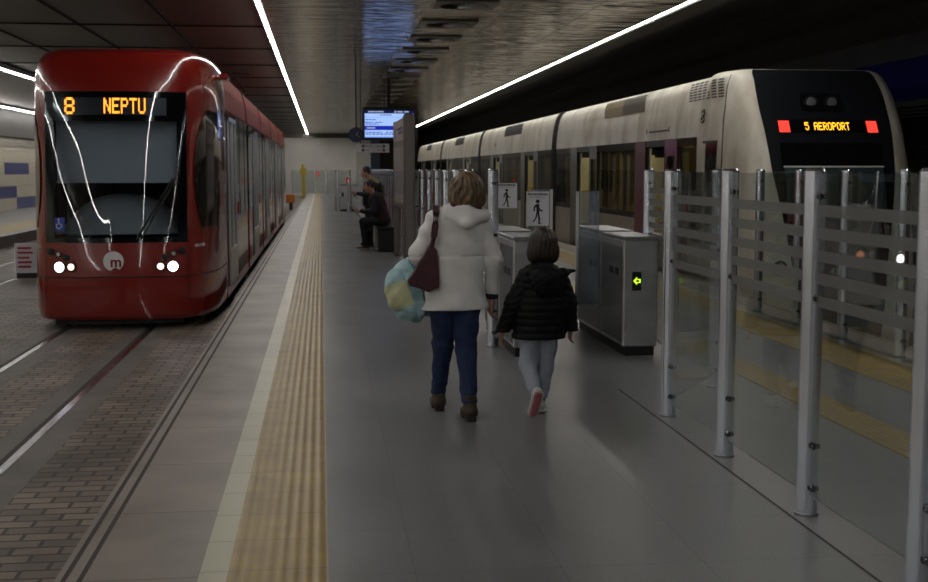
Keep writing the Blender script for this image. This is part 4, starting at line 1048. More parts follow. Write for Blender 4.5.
# ------------------------------------------------------------------ display screen, clock, hanging sign, totem
DY = 31.7
r = thing('display_screen', (1.77, DY, 2.40), 'lit blue information screen hanging from the ceiling on a black pole', 'screen')
MB().bbox(1.08, 2.50, DY, DY+0.12, 2.40, 3.24, 0.02).build('case', M['black'], r)
MB().box(1.74, 1.82, DY+0.03, DY+0.11, 3.24, H).build('pole', M['black'], r)
sc_ = MB().box(1.15, 2.43, DY-0.004, DY, 2.47, 3.18).build('screen', M['screen_pale'], r)
mb = MB().box(1.15, 2.43, DY-0.008, DY-0.004, 3.09, 3.18); mb.build('header_bar', M['screen_header'], sc_)
mb = MB().box(1.15, 2.43, DY-0.008, DY-0.004, 2.66, 2.77); mb.build('blue_bar', M['screen_dark'], sc_)
mb = MB().box(1.15, 2.43, DY-0.008, DY-0.004, 2.985, 3.0).box(1.15, 2.43, DY-0.008, DY-0.004, 2.47, 2.50); mb.build('blue_line', M['screen_blue'], sc_)
for z, segs in ((3.05, ((1.55, 1.85),)), (2.93, ((1.17, 1.45),)), (2.86, ((1.17, 1.38), (1.42, 1.62), (2.2, 2.35))), (2.815, ((1.17, 1.5),)), (2.60, ((1.17, 1.6), (1.7, 2.2))), (2.555, ((1.17, 1.9),))):
    for a, b in segs:
        x = a
        while x < b: l = random.uniform(0.05, 0.11); bx(x, min(x+l, b), DY-0.008, DY-0.0045, z-0.012, z+0.012).build('screen_word', M['screen_text'], sc_); x += l+0.015
mb = MB()
x = 1.24
while x < 1.62: l = random.uniform(0.03, 0.07); mb.box(x, x+l, DY-0.012, DY-0.0085, 3.12, 3.15); x += l+0.012
mb.build('header_text', M['screen_white'], sc_); mb = MB()
mb.box(1.93, 1.97, DY-0.012, DY-0.0085, 3.11, 3.16).box(2.0, 2.14, DY-0.012, DY-0.0085, 3.12, 3.15).box(2.18, 2.30, DY-0.012, DY-0.0085, 3.12, 3.15)
mb.build('header_clock', M['screen_white'], sc_); mb = MB().box(1.2, 1.42, DY-0.012, DY-0.0085, 2.70, 2.73)
mb.build('header_text', M['screen_white'], sc_)
CKX, CKY, CKZ = 0.95, 32.6, 2.56
r = thing('clock', (CKX, CKY, CKZ), 'round dark blue platform clock hanging left of the display screen', 'clock')
MB().cyl((CKX, CKY, CKZ), (CKX, CKY+0.12, CKZ), 0.20, 32).build('case', M['dark_metal'], r, smooth=True)
MB().cyl((CKX, CKY-0.005, CKZ), (CKX, CKY, CKZ), 0.18, 32).build('face', M['clock_face'], r)
MB().tube([(CKX, CKY-0.012, CKZ), (CKX+0.06, CKY-0.012, CKZ+0.08)], 0.008, 6).tube([(CKX, CKY-0.012, CKZ), (CKX+0.10, CKY-0.012, CKZ-0.05)], 0.006, 6).build('hands', M['white_paint'], r)
MB().cyl((CKX, CKY+0.06, CKZ+0.19), (CKX, CKY+0.06, H), 0.02, 10).build('rod', M['dark_metal'], r)
r = thing('hanging_sign', (1.42, 33.4, 2.12), 'white direction sign with coloured route dots, hanging below the display screen', 'sign')
bd = MB().bbox(0.98, 1.88, 33.4, 33.45, 2.10, 2.34, 0.01).build('board', M['sign_white'], r)
for x in (1.1, 1.75): MB().cyl((x, 33.425, 2.33), (x, 33.425, H), 0.012, 8).build('rod', M['dark_metal'], r)
for (x, z, m_) in ((1.16, 2.275, 'sign_purple'), (1.73, 2.275, 'sign_green'), (1.16, 2.165, 'clock_face'), (1.73, 2.165, 'sign_red')):
    MB().cyl((x, 33.398, z), (x, 33.392, z), 0.042, 18).build('route_dot', M[m_], bd)
for q in ((1.22, 1.42, 2.265), (1.50, 1.66, 2.265), (1.22, 1.32, 2.155), (1.55, 1.66, 2.155)): bx(q[0], q[1], 33.394, 33.399, q[2], q[2]+0.02).build('text_line', M['sign_grey'], bd)
r = thing('information_totem', (1.42, 20.9, 0), 'tall grey information totem with posters, left of the metro train', 'information board')
MB().bbox(1.320, 1.500, 19.35, 19.55, 0, 2.52, 0.03).build('pillar', M['totem'], r)
MB().bbox(1.360, 1.460, 22.7, 22.8, 0, 2.52, 0.02).build('pillar', M['totem'], r)
MB().bbox(1.370, 1.450, 19.5, 22.75, 0.95, 2.50, 0.01).build('board', M['totem'], r)
hp = bx(1.360, 1.372, 19.62, 22.65, 2.12, 2.46).build('header_panel', M['poster'], r)
mb = MB(); 
for (a, b, z) in ((20.3, 21.6, 2.33), (20.3, 21.3, 2.26)): 
    y = a
    while y < b: mb.box(1.355, 1.361, y, y+0.12, z-0.02, z+0.02); y += 0.17
mb.cyl((1.355, 22.2, 2.28), (1.362, 22.2, 2.28), 0.11, 20); mb.build('header_marks', M['sign_purple'], hp)
for k in range(3):
    y0 = 19.7+k*1.0
    pp = bx(1.360, 1.372, y0, y0+0.85, 1.05, 2.02).build('poster', M['poster'], r)
    mb = MB().box(1.356, 1.361, y0+0.08, y0+0.77, 1.2, 1.6); mb.build('poster_print', M['sign_grey'], pp)
# bench blocks
for k, (x0, x1, y0, y1, l) in enumerate([(1.10, 1.47, 23.7, 25.2, 'black stone bench block under the seated man reading a newspaper'), (2.08, 2.5, 21.5, 23.0, 'dark stone bench block behind the glass, under the seated person in navy')]):
    r = thing('bench', ((x0+x1)/2, (y0+y1)/2, 0), l, 'bench'); MB().bbox(x0, x1, y0, y1, 0.0, 0.44, 0.015).build('block', M['granite'], r); MB().bbox(x0-0.01, x1+0.01, y0-0.01, y1+0.01, 0.44, 0.495, 0.015).build('seat_slab', M['granite'], r)
# warning board left of the tram
r = thing('warning_board', (-5.05, 21.9, TZ), 'small white notice board with red lettering standing on the paving left of the tram', 'sign')
bd = MB().bbox(-5.38, -5.00, 21.9, 21.94, TZ+0.08, TZ+0.62, 0.01).build('board', M['sign_white'], r)
MB().box(-5.34, -5.30, 21.94, 22.2, TZ, TZ+0.08).box(-5.08, -5.04, 21.94, 22.2, TZ, TZ+0.08).box(-5.36, -5.02, 21.90, 21.95, TZ, TZ+0.09).build('foot', M['dark_metal'], r)
mb = MB()
for z, l in ((0.53, 0.24), (0.45, 0.26), (0.36, 0.20), (0.28, 0.24), (0.20, 0.22)): mb.box(-5.33, -5.33+l, 21.893, 21.899, TZ+z-0.018, TZ+z+0.018)
mb.build('lettering', M['sign_red'], bd)
# worn black lettering on the cream line
r = tag(text('line_lettering', 'Atencio al tren', 0.085, M['groove'], None, (-0.452, 7.6, 0.0042), (0, 1, 0), (-1, 0, 0), 0.001), 'x', 'lettering') if False else None

# ------------------------------------------------------------------ people: signed distance surfaces meshed with surface nets
def cone(P, a, b, ra, rb, s=(1, 1, 1)):
    s = np.array(s, float); a = np.array(a)/s; b = np.array(b)/s; Q = P/s
    ab = b-a; t = np.clip(((Q-a)@ab)/max(ab@ab, 1e-9), 0, 1)
    return (np.linalg.norm(Q-a-t[:, None]*ab, axis=1)-(ra+t*(rb-ra)))*s.min()
def ell(P, c, r):
    c = np.array(c); r = np.array(r); q = (P-c)/r; k = np.linalg.norm(q, axis=1); return (k-1)*r.min()*0.5+(k-1)*np.mean(r)*0.5
def smin(a, b, k=0.03):
    h = np.maximum(k-np.abs(a-b), 0)/k; return np.minimum(a, b)-h*h*k/4
def U(ds, k=0.03):
    d = ds[0]
    for e in ds[1:]: d = smin(d, e, k)
    return d
def nets(fn, lo, hi, res):
    lo = np.array(lo, float); hi = np.array(hi, float); n = np.ceil((hi-lo)/res).astype(int)+1
    ax_ = [lo[i]+res*np.arange(n[i]) for i in range(3)]
    G = np.stack(np.meshgrid(*ax_, indexing='ij'), -1).reshape(-1, 3)
    D = np.concatenate([fn(G[i:i+200000]) for i in range(0, len(G), 200000)]).reshape(n)
    S = D < 0
    c = [S[i:n[0]-1+i, j:n[1]-1+j, k:n[2]-1+k] for i in (0, 1) for j in (0, 1) for k in (0, 1)]
    cnt = sum(x.astype(int) for x in c); act = (cnt > 0) & (cnt < 8)
    idx = -np.ones(act.shape, int); cells = np.argwhere(act); idx[act] = np.arange(len(cells))
    acc = np.zeros((len(cells), 3)); num = np.zeros(len(cells))
    corners = [(i, j, k) for i in (0, 1) for j in (0, 1) for k in (0, 1)]
    for a in corners:
        for ax1 in range(3):
            if a[ax1]: continue
            b = list(a); b[ax1] = 1
            ia = cells+a; ib = cells+b; da = D[ia[:, 0], ia[:, 1], ia[:, 2]]; db = D[ib[:, 0], ib[:, 1], ib[:, 2]]
            cr = (da < 0) != (db < 0); t = np.where(cr, da/np.where(da == db, 1, da-db), 0)
            p = np.array(a, float)[None, :].repeat(len(cells), 0); p[:, ax1] += t
            acc[cr] += p[cr]; num[cr] += 1
    V = lo+(cells+acc/num[:, None])*res
    faces = []
    for ax1 in range(3):
        o1, o2 = [(1, 2), (2, 0), (0, 1)][ax1]
        sl = [slice(1, -1)]*3; 
        A = np.take(S, range(0, n[ax1]-1), ax1); B = np.take(S, range(1, n[ax1]), ax1)
        cr = np.argwhere(A != B)
        cr = cr[(cr[:, o1] > 0) & (cr[:, o2] > 0) & (cr[:, o1] < n[o1]-1) & (cr[:, o2] < n[o2]-1)]
        q = []
        for d1, d2 in ((1, 1), (0, 1), (0, 0), (1, 0)):
            e = cr.copy(); e[:, o1] -= d1; e[:, o2] -= d2; q.append(idx[e[:, 0], e[:, 1], e[:, 2]])
        q = np.stack(q, 1); fl = A[cr[:, 0], cr[:, 1], cr[:, 2]]
        q[~fl] = q[~fl][:, ::-1]; faces.append(q)
    Fq = np.concatenate(faces); Fq = Fq[(Fq >= 0).all(1)]
    return V, Fq
def sdf(name, fn, lo, hi, res, m_, parent):
    V, Fq = nets(fn, lo, hi, res)
    me = bpy.data.meshes.new(name); me.from_pydata(V.tolist(), [], Fq.tolist()); me.update(); me.materials.append(m_)
    me.polygons.foreach_set('use_smooth', [True]*len(me.polygons))
    o = bpy.data.objects.new(name, me); C.objects.link(o); o.parent = parent; WL[o.name] = WL[parent.name]; return o
def head_sdf(c, s=1.0, yaw=0.0, pitch=0.0):
    # face looks along +y turned by yaw (about z) and pitch (nod)
    Rm = np.array(Matrix.Rotation(yaw, 3, 'Z') @ Matrix.Rotation(pitch, 3, 'X'))
    def f(P):
        Q = (P-np.array(c))@Rm/s
        d = U([ell(Q, (0, -0.01, 0.02), (0.076, 0.094, 0.10)), ell(Q, (0, 0.022, -0.045), (0.058, 0.066, 0.075))], 0.05)
        d = smin(d, cone(Q, (0, 0.09, 0.0), (0, 0.108, -0.03), 0.008, 0.014), 0.015)
        d = smin(d, ell(Q, (0, 0.078, -0.062), (0.024, 0.014, 0.010)), 0.012)
        d = smin(d, ell(Q, (0, 0.070, -0.10), (0.024, 0.02, 0.018)), 0.03)
        for sx in (-1, 1):
            d = smin(d, ell(Q, (sx*0.079, -0.008, -0.01), (0.010, 0.020, 0.032)), 0.01)
            d = np.maximum(d, -ell(Q, (sx*0.03, 0.098, 0.005), (0.017, 0.014, 0.011)))
            d = np.minimum(d, ell(Q, (sx*0.03, 0.080, 0.004), (0.012, 0.010, 0.010)))
            d = smin(d, cone(Q, (sx*0.014, 0.090, 0.022), (sx*0.044, 0.080, 0.022), 0.005, 0.005), 0.012)
        return d*s
    return f
def hand_sdf(w_, d_, side, curl=0.5, s=1.0):
    # w_ wrist point, d_ pointing direction, side = unit vector towards the thumb
    w_ = np.array(w_, float); d = np.array(d_, float); d /= np.linalg.norm(d)
    t = np.array(side, float); t -= d*(t@d); t /= np.linalg.norm(t); n_ = np.cross(d, t)
    def f(P):
        pc = w_+d*0.045*s
        ds = [cone(P, w_-d*0.02*s, w_+d*0.02*s, 0.024*s, 0.022*s), cone(P, w_+d*0.03*s+t*0.016*s, w_+d*0.075*s+t*0.022*s, 0.015*s, 0.013*s), cone(P, w_+d*0.03*s-t*0.012*s, w_+d*0.07*s-t*0.024*s, 0.014*s, 0.012*s), cone(P, w_+d*0.03*s, w_+d*0.078*s, 0.015*s, 0.014*s)]
        d0 = U(ds, 0.02*s)
        for k, L_ in ((1.5, 0.068), (0.5, 0.078), (-0.5, 0.072), (-1.5, 0.056)):
            a = w_+d*0.080*s+t*k*0.0175*s; b = a+(d*math.cos(curl*0.8)+n_*math.sin(curl*0.8))*L_*0.5*s+t*k*0.001; e = b+(d*math.cos(curl*2.0)+n_*math.sin(curl*2.0))*L_*0.5*s
            d0 = smin(d0, np.minimum(cone(P, a, b, 0.0088*s, 0.008*s), cone(P, b, e, 0.008*s, 0.0065*s)), 0.006*s)
        a = w_+d*0.030*s+t*0.026*s; b = a+(d*0.7+t*0.6)*0.036*s+n_*0.006*s; e = b+(d*0.95+t*0.15)*0.030*s+n_*0.008*s
        return smin(d0, np.minimum(cone(P, a, b, 0.011*s, 0.0095*s), cone(P, b, e, 0.0095*s, 0.007*s)), 0.010*s)
    return f
def wrinkle(P, a=0.004, f1=21, f2=33):
    x, y, z = P.T
    return a*(np.sin(f1*z+6*np.sin(7*x)+3*y)+0.6*np.sin(f2*x+9*np.sin(5*z)+11*y)+0.4*np.sin(47*z+13*x-9*y))

# --- woman in white jacket (walking away)
WX, WY = 0.91, 7.80
wo = thing('person', (WX, WY, 0), 'person with short blond hair in a white hooded jacket and jeans, walking away carrying bags', 'person')
hw = head_sdf((0.03, 0.0, 1.495), 1.0, -0.12, -0.05)
hr = hand_sdf((0.205, 0.045, 0.765), (-0.1, 0.12, -1), (-0.3, 1, 0), 0.55)
hl = hand_sdf((-0.235, 0.24, 1.06), (0.1, 1, -0.12), (0.2, 0, 1), 0.9)
def f(P):
    d = U([hw(P), cone(P, (0.02, -0.005, 1.30), (0.028, -0.01, 1.44), 0.062, 0.056), ell(P, (-0.03, 0, 1.20), (0.15, 0.09, 0.16)), cone(P, (-0.03, 0, 1.1), (-0.03, 0, 0.85), 0.11, 0.13, (1, 0.75, 1)),
           cone(P, (-0.10, 0, 0.80), (-0.11, 0.09, 0.46), 0.075, 0.05), cone(P, (-0.11, 0.09, 0.46), (-0.135, 0.19, 0.09), 0.05, 0.035), cone(P, (0.03, 0, 0.80), (0.03, 0.0, 0.45), 0.075, 0.05), cone(P, (0.03, 0.0, 0.45), (0.03, -0.16, 0.09), 0.05, 0.035),
           cone(P, (-0.17, 0, 1.30), (-0.28, 0, 1.06), 0.042, 0.035), cone(P, (-0.28, 0, 1.06), (-0.235, 0.22, 1.06), 0.034, 0.026), cone(P, (0.13, 0, 1.28), (0.215, -0.02, 1.03), 0.042, 0.035), cone(P, (0.215, -0.02, 1.03), (0.205, 0.04, 0.79), 0.034, 0.026)], 0.03)
    return np.minimum(np.minimum(d, hr(P)), hl(P))
sdf('body', f, (-0.36, -0.26, 0.04), (0.30, 0.40, 1.64), 0.008, M['skin'], wo)
def f(P):
    d = U([ell(P, (0.03, -0.022, 1.508), (0.108, 0.106, 0.105)), ell(P, (0.03, -0.045, 1.445), (0.108, 0.080, 0.085)), ell(P, (-0.045, 0.0, 1.455), (0.046, 0.07, 0.078)), ell(P, (0.105, 0.0, 1.455), (0.046, 0.07, 0.078))], 0.03)
    th = np.arctan2(P[:, 1]+0.03, P[:, 0]-0.03); w_ = np.clip((1.60-P[:, 2])/0.07, 0, 1)
    d = d+w_*(0.0045*np.sin(17*th+4*np.sin(22*P[:, 2]+2*th))+0.003*np.sin(37*th+3*np.sin(31*P[:, 2]))+0.0035*np.sin(30*P[:, 2]+5*th))
    d = np.maximum(d, -ell(P, (0.04, 0.115, 1.455), (0.068, 0.07, 0.10)))
    return np.maximum(d, 1.372-P[:, 2]+0.012*np.sin(60*P[:, 0]))
sdf('hair', f, (-0.14, -0.2, 1.33), (0.20, 0.14, 1.66), 0.006, M['hair_w'], wo)
def f(P):
    d = U([cone(P, (-0.105, -0.01, 1.235), (0.06, -0.01, 1.235), 0.105, 0.105, (1, 0.85, 1)), cone(P, (-0.025, 0, 1.22), (-0.04, 0, 1.06), 0.165, 0.172, (1, 0.70, 1)), cone(P, (-0.04, 0, 1.06), (-0.045, 0, 0.66), 0.175, 0.222, (1, 0.68, 1)),
           cone(P, (-0.13, 0, 1.30), (0.085, 0, 1.29), 0.062, 0.062)], 0.06)
    sl = U([cone(P, (-0.165, 0, 1.285), (-0.285, -0.01, 1.07), 0.077, 0.066), cone(P, (-0.285, -0.01, 1.07), (-0.24, 0.20, 1.06), 0.066, 0.050)], 0.03)
    sr = U([cone(P, (0.12, 0, 1.275), (0.208, -0.02, 1.03), 0.074, 0.056), cone(P, (0.208, -0.02, 1.03), (0.205, 0.035, 0.815), 0.056, 0.044)], 0.03)
    sr = np.maximum(sr, 0.80-P[:, 2]); sl = np.maximum(sl, P[:, 1]-0.205)
    d = smin(smin(d, sl, 0.010), sr, 0.010)
    hood = U([cone(P, (-0.105, -0.055, 1.355), (0.01, -0.145, 1.275), 0.030, 0.026), cone(P, (0.01, -0.145, 1.275), (0.145, -0.075, 1.325), 0.026, 0.026), cone(P, (-0.085, 0.03, 1.38), (-0.105, -0.055, 1.355), 0.026, 0.032), cone(P, (0.115, 0.02, 1.37), (0.145, -0.075, 1.325), 0.026, 0.028),
              ell(P, (0.02, -0.085, 1.325), (0.12, 0.052, 0.058)), cone(P, (-0.07, -0.04, 1.39), (0.03, -0.08, 1.37), 0.022, 0.026)], 0.045)
    hood = np.maximum(hood, -ell(P, (0.03, 0.0, 1.43), (0.078, 0.075, 0.10)))
    d = smin(d, hood, 0.012)
    z = P[:, 2]; d = d+0.007*np.exp(-((z-1.065+0.06*(P[:, 0]+0.04)**2)/0.008)**2)+0.003*np.exp(-((z-1.085)/0.006)**2)
    tors = (np.abs(P[:, 0]+0.02) < 0.15)
    d = d+0.003*np.exp(-((P[:, 0]+0.03-0.01*np.sin(9*z))/0.006)**2)*(P[:, 1] < 0)*(z < 1.22)
    d = d+wrinkle(P, 0.0042, 17, 23)+0.003*np.sin(60*z+25*P[:, 0])*np.exp(-((np.abs(P[:, 0]+0.03)-0.24)/0.05)**2)
    d = np.maximum(d, 0.712+0.015*(P[:, 0]+0.05)-z)
    return np.maximum(d, -cone(P, (0.03, 0.0, 1.33), (0.03, 0.0, 1.6), 0.066, 0.075))
sdf('jacket', f, (-0.40, -0.26, 0.68), (0.31, 0.28, 1.46), 0.0075, M['jacket'], wo)
sdf('scarf', lambda P: U([cone(P, (-0.05, -0.05, 1.395), (0.07, -0.065, 1.38), 0.03, 0.03), cone(P, (-0.04, 0.04, 1.38), (-0.05, -0.05, 1.395), 0.03, 0.03), cone(P, (0.09, 0.03, 1.37), (0.10, -0.05, 1.375), 0.03, 0.028)], 0.02), (-0.12, -0.12, 1.33), (0.15, 0.1, 1.45), 0.008, M['scarf'], wo)
sdf('cuff', lambda P: np.maximum(np.maximum(cone(P, (0.205, 0.03, 0.86), (0.205, 0.045, 0.74), 0.044, 0.042), P[:, 2]-0.81), 0.77-P[:, 2]), (0.14, -0.03, 0.74), (0.27, 0.11, 0.83), 0.007, M['cuff'], wo)
def f(P):
    a = U([cone(P, (-0.115, 0, 0.76), (-0.115, 0.09, 0.46), 0.108, 0.068), cone(P, (-0.115, 0.09, 0.46), (-0.136, 0.19, 0.13), 0.068, 0.050)], 0.03)
    b = U([cone(P, (0.022, 0, 0.76), (0.028, 0.0, 0.45), 0.108, 0.070), cone(P, (0.028, 0.0, 0.45), (0.032, -0.16, 0.12), 0.070, 0.052)], 0.03)
    d = U([np.minimum(a, b), cone(P, (-0.09, 0, 0.84), (0.0, 0, 0.84), 0.125, 0.125, (1, 0.85, 1))], 0.03)
    z = P[:, 2]
    return np.maximum(d+wrinkle(P, 0.0028, 34, 20)+0.003*np.sin(90*z)*np.exp(-((z-0.16)/0.06)**2)+0.003*np.sin(70*z+20*P[:, 0])*np.exp(-((z-0.46)/0.07)**2), np.maximum(z-0.88, 0.115-z-0.05*(P[:, 1] < 0)*0))
sdf('jeans', f, (-0.30, -0.26, 0.08), (0.22, 0.32, 0.92), 0.0075, M['jeans'], wo)
for (ax_, ay_, zt) in ((-0.136, 0.20, 0.0), (0.033, -0.165, 0.0)):
    def f(P, ax_=ax_, ay_=ay_):
        d = U([cone(P, (ax_+0.005, ay_-0.03, 0.055), (ax_-0.012, ay_+0.15, 0.035), 0.042, 0.035, (1, 1, 0.95)), cone(P, (ax_, ay_, 0.17), (ax_, ay_-0.01, 0.07), 0.046, 0.044)], 0.03)
        return np.maximum(d, np.maximum(0.018-P[:, 2], P[:, 2]-0.165))
    b_ = sdf('boot', f, (ax_-0.09, ay_-0.12, 0.0), (ax_+0.08, ay_+0.22, 0.19), 0.007, M['boot'], wo)
    MB().bbox(WX+ax_-0.028, WX+ax_+0.034, WY+ay_-0.070, WY+ay_-0.005, 0.0, 0.045, 0.006).bbox(WX+ax_-0.045, WX+ax_+0.035, WY+ay_+0.03, WY+ay_+0.17, 0.004, 0.022, 0.006).build('boot_heel', M['boot_top'], b_)
# shoulder bag
sb = thing('handbag', (WX-0.24, WY-0.06, 0.92), 'maroon handbag hanging from the shoulder of the person in the white jacket', 'handbag')
def f(P):
    x, y, z = P.T; t = np.clip((z+0.07)/0.30, 0, 1)
    pl = [(0.03, 0.225), (0.065, 0.18), (0.068, -0.05), (0.01, -0.075), (-0.108, -0.035), (-0.117, -0.012)]
    d = np.abs(y+0.045)-(0.036-0.022*t)
    for i in range(len(pl)):
        (x0, z0), (x1, z1) = pl[i], pl[(i+1) % len(pl)]; l = math.hypot(x1-x0, z1-z0); nx, nz = -(z1-z0)/l, (x1-x0)/l
        d = np.maximum(d, (x-x0)*nx+(z-z0)*nz) if ((x-x0)*nx+(z-z0)*nz).size and ((0.0-x0)*nx+(0.05-z0)*nz) < 0 else np.maximum(d, -((x-x0)*nx+(z-z0)*nz))
    return d-0.006+0.002*np.sin(60*x+20*z)
sdf('bag_body', f, (-0.14, -0.12, -0.10), (0.10, 0.05, 0.26), 0.005, M['bag_maroon'], sb)
mb = MB(); P_ = [(WX-0.195, WY-0.125, 1.19), (WX-0.185, WY-0.125, 1.27), (WX-0.178, WY-0.105, 1.345), (WX-0.172, WY-0.05, 1.382), (WX-0.170, WY+0.05, 1.375), (WX-0.175, WY+0.115, 1.28)]
for k, dx in enumerate((-0.012, 0.010)): mb.tube([(a+dx, b-0.002*k, c) for a, b, c in P_[:4]], 0.011, 8)
mb.tube(P_, 0.012, 8); mb.tube([(WX-0.208, WY-0.115, 1.13), P_[0]], 0.016, 8); mb.build('strap', M['bag_maroon'], sb, smooth=True)
# big plastic bag
pb = thing('plastic_bag', (WX-0.36, WY+0.10, 0.60), 'large crumpled pale teal plastic bag with a yellow-green print, hanging from the arm', 'bag')
def bagf(P):
    x, y, z = P.T
    d = U([ell(P, (0.0, 0.0, 0.22), (0.150, 0.11, 0.175)), ell(P, (0.06, 0, 0.13), (0.115, 0.10, 0.12)), cone(P, (0.03, 0.0, 0.34), (0.11, 0.02, 0.44), 0.075, 0.022, (1, 0.8, 1)), cone(P, (-0.03, 0, 0.32), (0.06, 0, 0.42), 0.07, 0.03, (1, 0.7, 1))], 0.06)
    d = d+0.007*np.sin(26*x+18*z+5*np.sin(12*y+9*x))+0.006*np.sin(40*z-22*x+4*np.sin(20*x))+0.004*np.abs(np.sin(30*(x-z)+6*y))
    return d
V, Fq = nets(bagf, (-0.22, -0.17, -0.04), (0.24, 0.17, 0.50), 0.0075)
def bagmesh(name, sel, m_, push=0.0):
    fc = Fq[sel]; ids = np.unique(fc); mp = -np.ones(len(V), int); mp[ids] = np.arange(len(ids)); VV = V[ids].copy()
    if push: VV[:, 1] -= push
    me = bpy.data.meshes.new(name); me.from_pydata(VV.tolist(), [], mp[fc].tolist()); me.update(); me.materials.append(m_); me.polygons.foreach_set('use_smooth', [True]*len(me.polygons))
    o = bpy.data.objects.new(name, me); C.objects.link(o); o.parent = pb; return o
cen = V[Fq].mean(1)
q = (cen[:, 1] < -0.005) & (np.abs((cen[:, 0]+0.055)*0.9+(cen[:, 2]-0.20)*0.35) < 0.075) & (np.abs(-(cen[:, 0]+0.055)*0.35+(cen[:, 2]-0.20)*0.9) < 0.082)
bagmesh('bag_body', ~q, M['bag_teal']); bagmesh('printed_patch', q, M['bag_yellow'])
mb = MB().tube([(WX-0.25, WY+0.12, 1.03), (WX-0.262, WY+0.12, 1.115), (WX-0.26, WY+0.06, 1.13), (WX-0.25, WY+0.05, 1.03)], 0.010, 6); mb.build('handle', M['bag_teal'], pb, smooth=True)

# --- child
KX, KY = 1.42, 7.75
ch = thing('person', (KX, KY, 0), 'child with dark bobbed hair in a black padded jacket and pale jeans, walking away', 'person')
hk = head_sdf((0.02, 0.0, 1.135), 0.88)
k1 = hand_sdf((-0.245, 0.03, 0.555), (-0.12, 0.12, -1), (0.3, 1, 0), 0.5, 0.72); k2 = hand_sdf((0.222, 0.04, 0.565), (-0.1, 0.15, -1), (-0.3, 1, 0), 0.5, 0.72)
def f(P):
    d = U([hk(P), cone(P, (0.02, -0.005, 0.96), (0.02, -0.01, 1.08), 0.045, 0.043), ell(P, (0.02, 0, 0.86), (0.11, 0.07, 0.12)), cone(P, (0.01, 0, 0.8), (0.0, 0, 0.58), 0.08, 0.09, (1, 0.8, 1)),
           cone(P, (-0.05, 0, 0.55), (-0.065, 0.02, 0.32), 0.05, 0.038), cone(P, (-0.065, 0.02, 0.32), (-0.048, -0.10, 0.16), 0.038, 0.026), cone(P, (0.055, 0, 0.55), (0.05, 0.06, 0.31), 0.05, 0.038), cone(P, (0.05, 0.06, 0.31), (0.025, 0.07, 0.07), 0.038, 0.026),
           cone(P, (-0.09, 0, 0.94), (-0.17, -0.01, 0.75), 0.032, 0.026), cone(P, (-0.17, -0.01, 0.75), (-0.245, 0.03, 0.57), 0.026, 0.02), cone(P, (0.13, 0, 0.93), (0.19, -0.01, 0.75), 0.032, 0.026), cone(P, (0.19, -0.01, 0.75), (0.222, 0.04, 0.58), 0.026, 0.02)], 0.025)
    return np.minimum(np.minimum(d, k1(P)), k2(P))
sdf('body', f, (-0.31, -0.16, 0.04), (0.28, 0.16, 1.26), 0.007, M['skin'], ch)
def f(P):
    d = U([ell(P, (0.02, -0.015, 1.155), (0.092, 0.097, 0.098)), ell(P, (0.02, -0.03, 1.09), (0.094, 0.078, 0.075)), ell(P, (-0.048, 0.0, 1.075), (0.036, 0.06, 0.062)), ell(P, (0.088, 0.0, 1.075), (0.036, 0.06, 0.062))], 0.03)
    th = np.arctan2(P[:, 1]+0.02, P[:, 0]-0.02); w_ = np.clip((1.25-P[:, 2])/0.06, 0, 1)
    d = d+w_*(0.0025*np.sin(19*th+1.5*np.sin(20*P[:, 2]))+0.0018*np.sin(41*th+2*np.sin(18*P[:, 2])))
    d = np.maximum(d, -ell(P, (0.02, 0.105, 1.085), (0.058, 0.06, 0.085)))
    return np.maximum(d, 1.008+0.01*np.sin(50*P[:, 0])-P[:, 2])
sdf('hair', f, (-0.11, -0.15, 0.98), (0.15, 0.12, 1.28), 0.006, M['hair_c'], ch)
def f(P):
    x, y, z = P.T
    d = U([cone(P, (-0.055, 0, 0.895), (0.085, 0, 0.89), 0.088, 0.088, (1, 0.9, 1)), cone(P, (0.015, 0, 0.87), (0.0, 0, 0.72), 0.135, 0.145, (1, 0.72, 1)), cone(P, (0.0, 0, 0.72), (-0.005, 0, 0.50), 0.15, 0.172, (1, 0.72, 1))], 0.05)
    sl = U([cone(P, (-0.085, 0, 0.915), (-0.165, -0.01, 0.75), 0.064, 0.060), cone(P, (-0.165, -0.01, 0.75), (-0.243, 0.03, 0.56), 0.060, 0.043)], 0.03)
    sr = U([cone(P, (0.125, 0, 0.91), (0.185, -0.01, 0.75), 0.064, 0.058), cone(P, (0.185, -0.01, 0.75), (0.220, 0.035, 0.57), 0.058, 0.043)], 0.03)
    arms = np.minimum(sl, sr)
    q1 = 0.0075*np.abs(np.sin(math.pi*(z-0.51)/0.047))**0.6
    d = np.minimum(d-q1, arms-0.0065*np.abs(np.sin(math.pi*(z+0.35*np.abs(x))/0.045))**0.6)
    hood = U([ell(P, (0.025, -0.125, 0.895), (0.105, 0.042, 0.085)), cone(P, (-0.07, -0.08, 0.955), (0.02, -0.14, 0.925), 0.03, 0.032), cone(P, (0.02, -0.14, 0.925), (0.14, -0.095, 0.955), 0.032, 0.026), cone(P, (0.14, -0.095, 0.955), (0.225, -0.06, 0.968), 0.022, 0.006)], 0.035)
    hood = hood-0.004*np.abs(np.sin(math.pi*(z+0.9*np.abs(x-0.03))/0.05))
    d = smin(d, hood, 0.01)
    d = smin(d, cone(P, (0.02, 0.0, 0.97), (0.02, -0.0, 1.0), 0.065, 0.062), 0.03)
    d = np.maximum(d, -cone(P, (0.02, 0.0, 0.97), (0.02, 0.0, 1.2), 0.052, 0.06))
    lo_ = np.where(np.abs(x-0.0) < 0.19, 0.515, 0.555)
    return np.maximum(d+wrinkle(P, 0.0012), lo_-z)
sdf('padded_jacket', f, (-0.32, -0.21, 0.49), (0.29, 0.17, 1.03), 0.006, M['puffer'], ch)
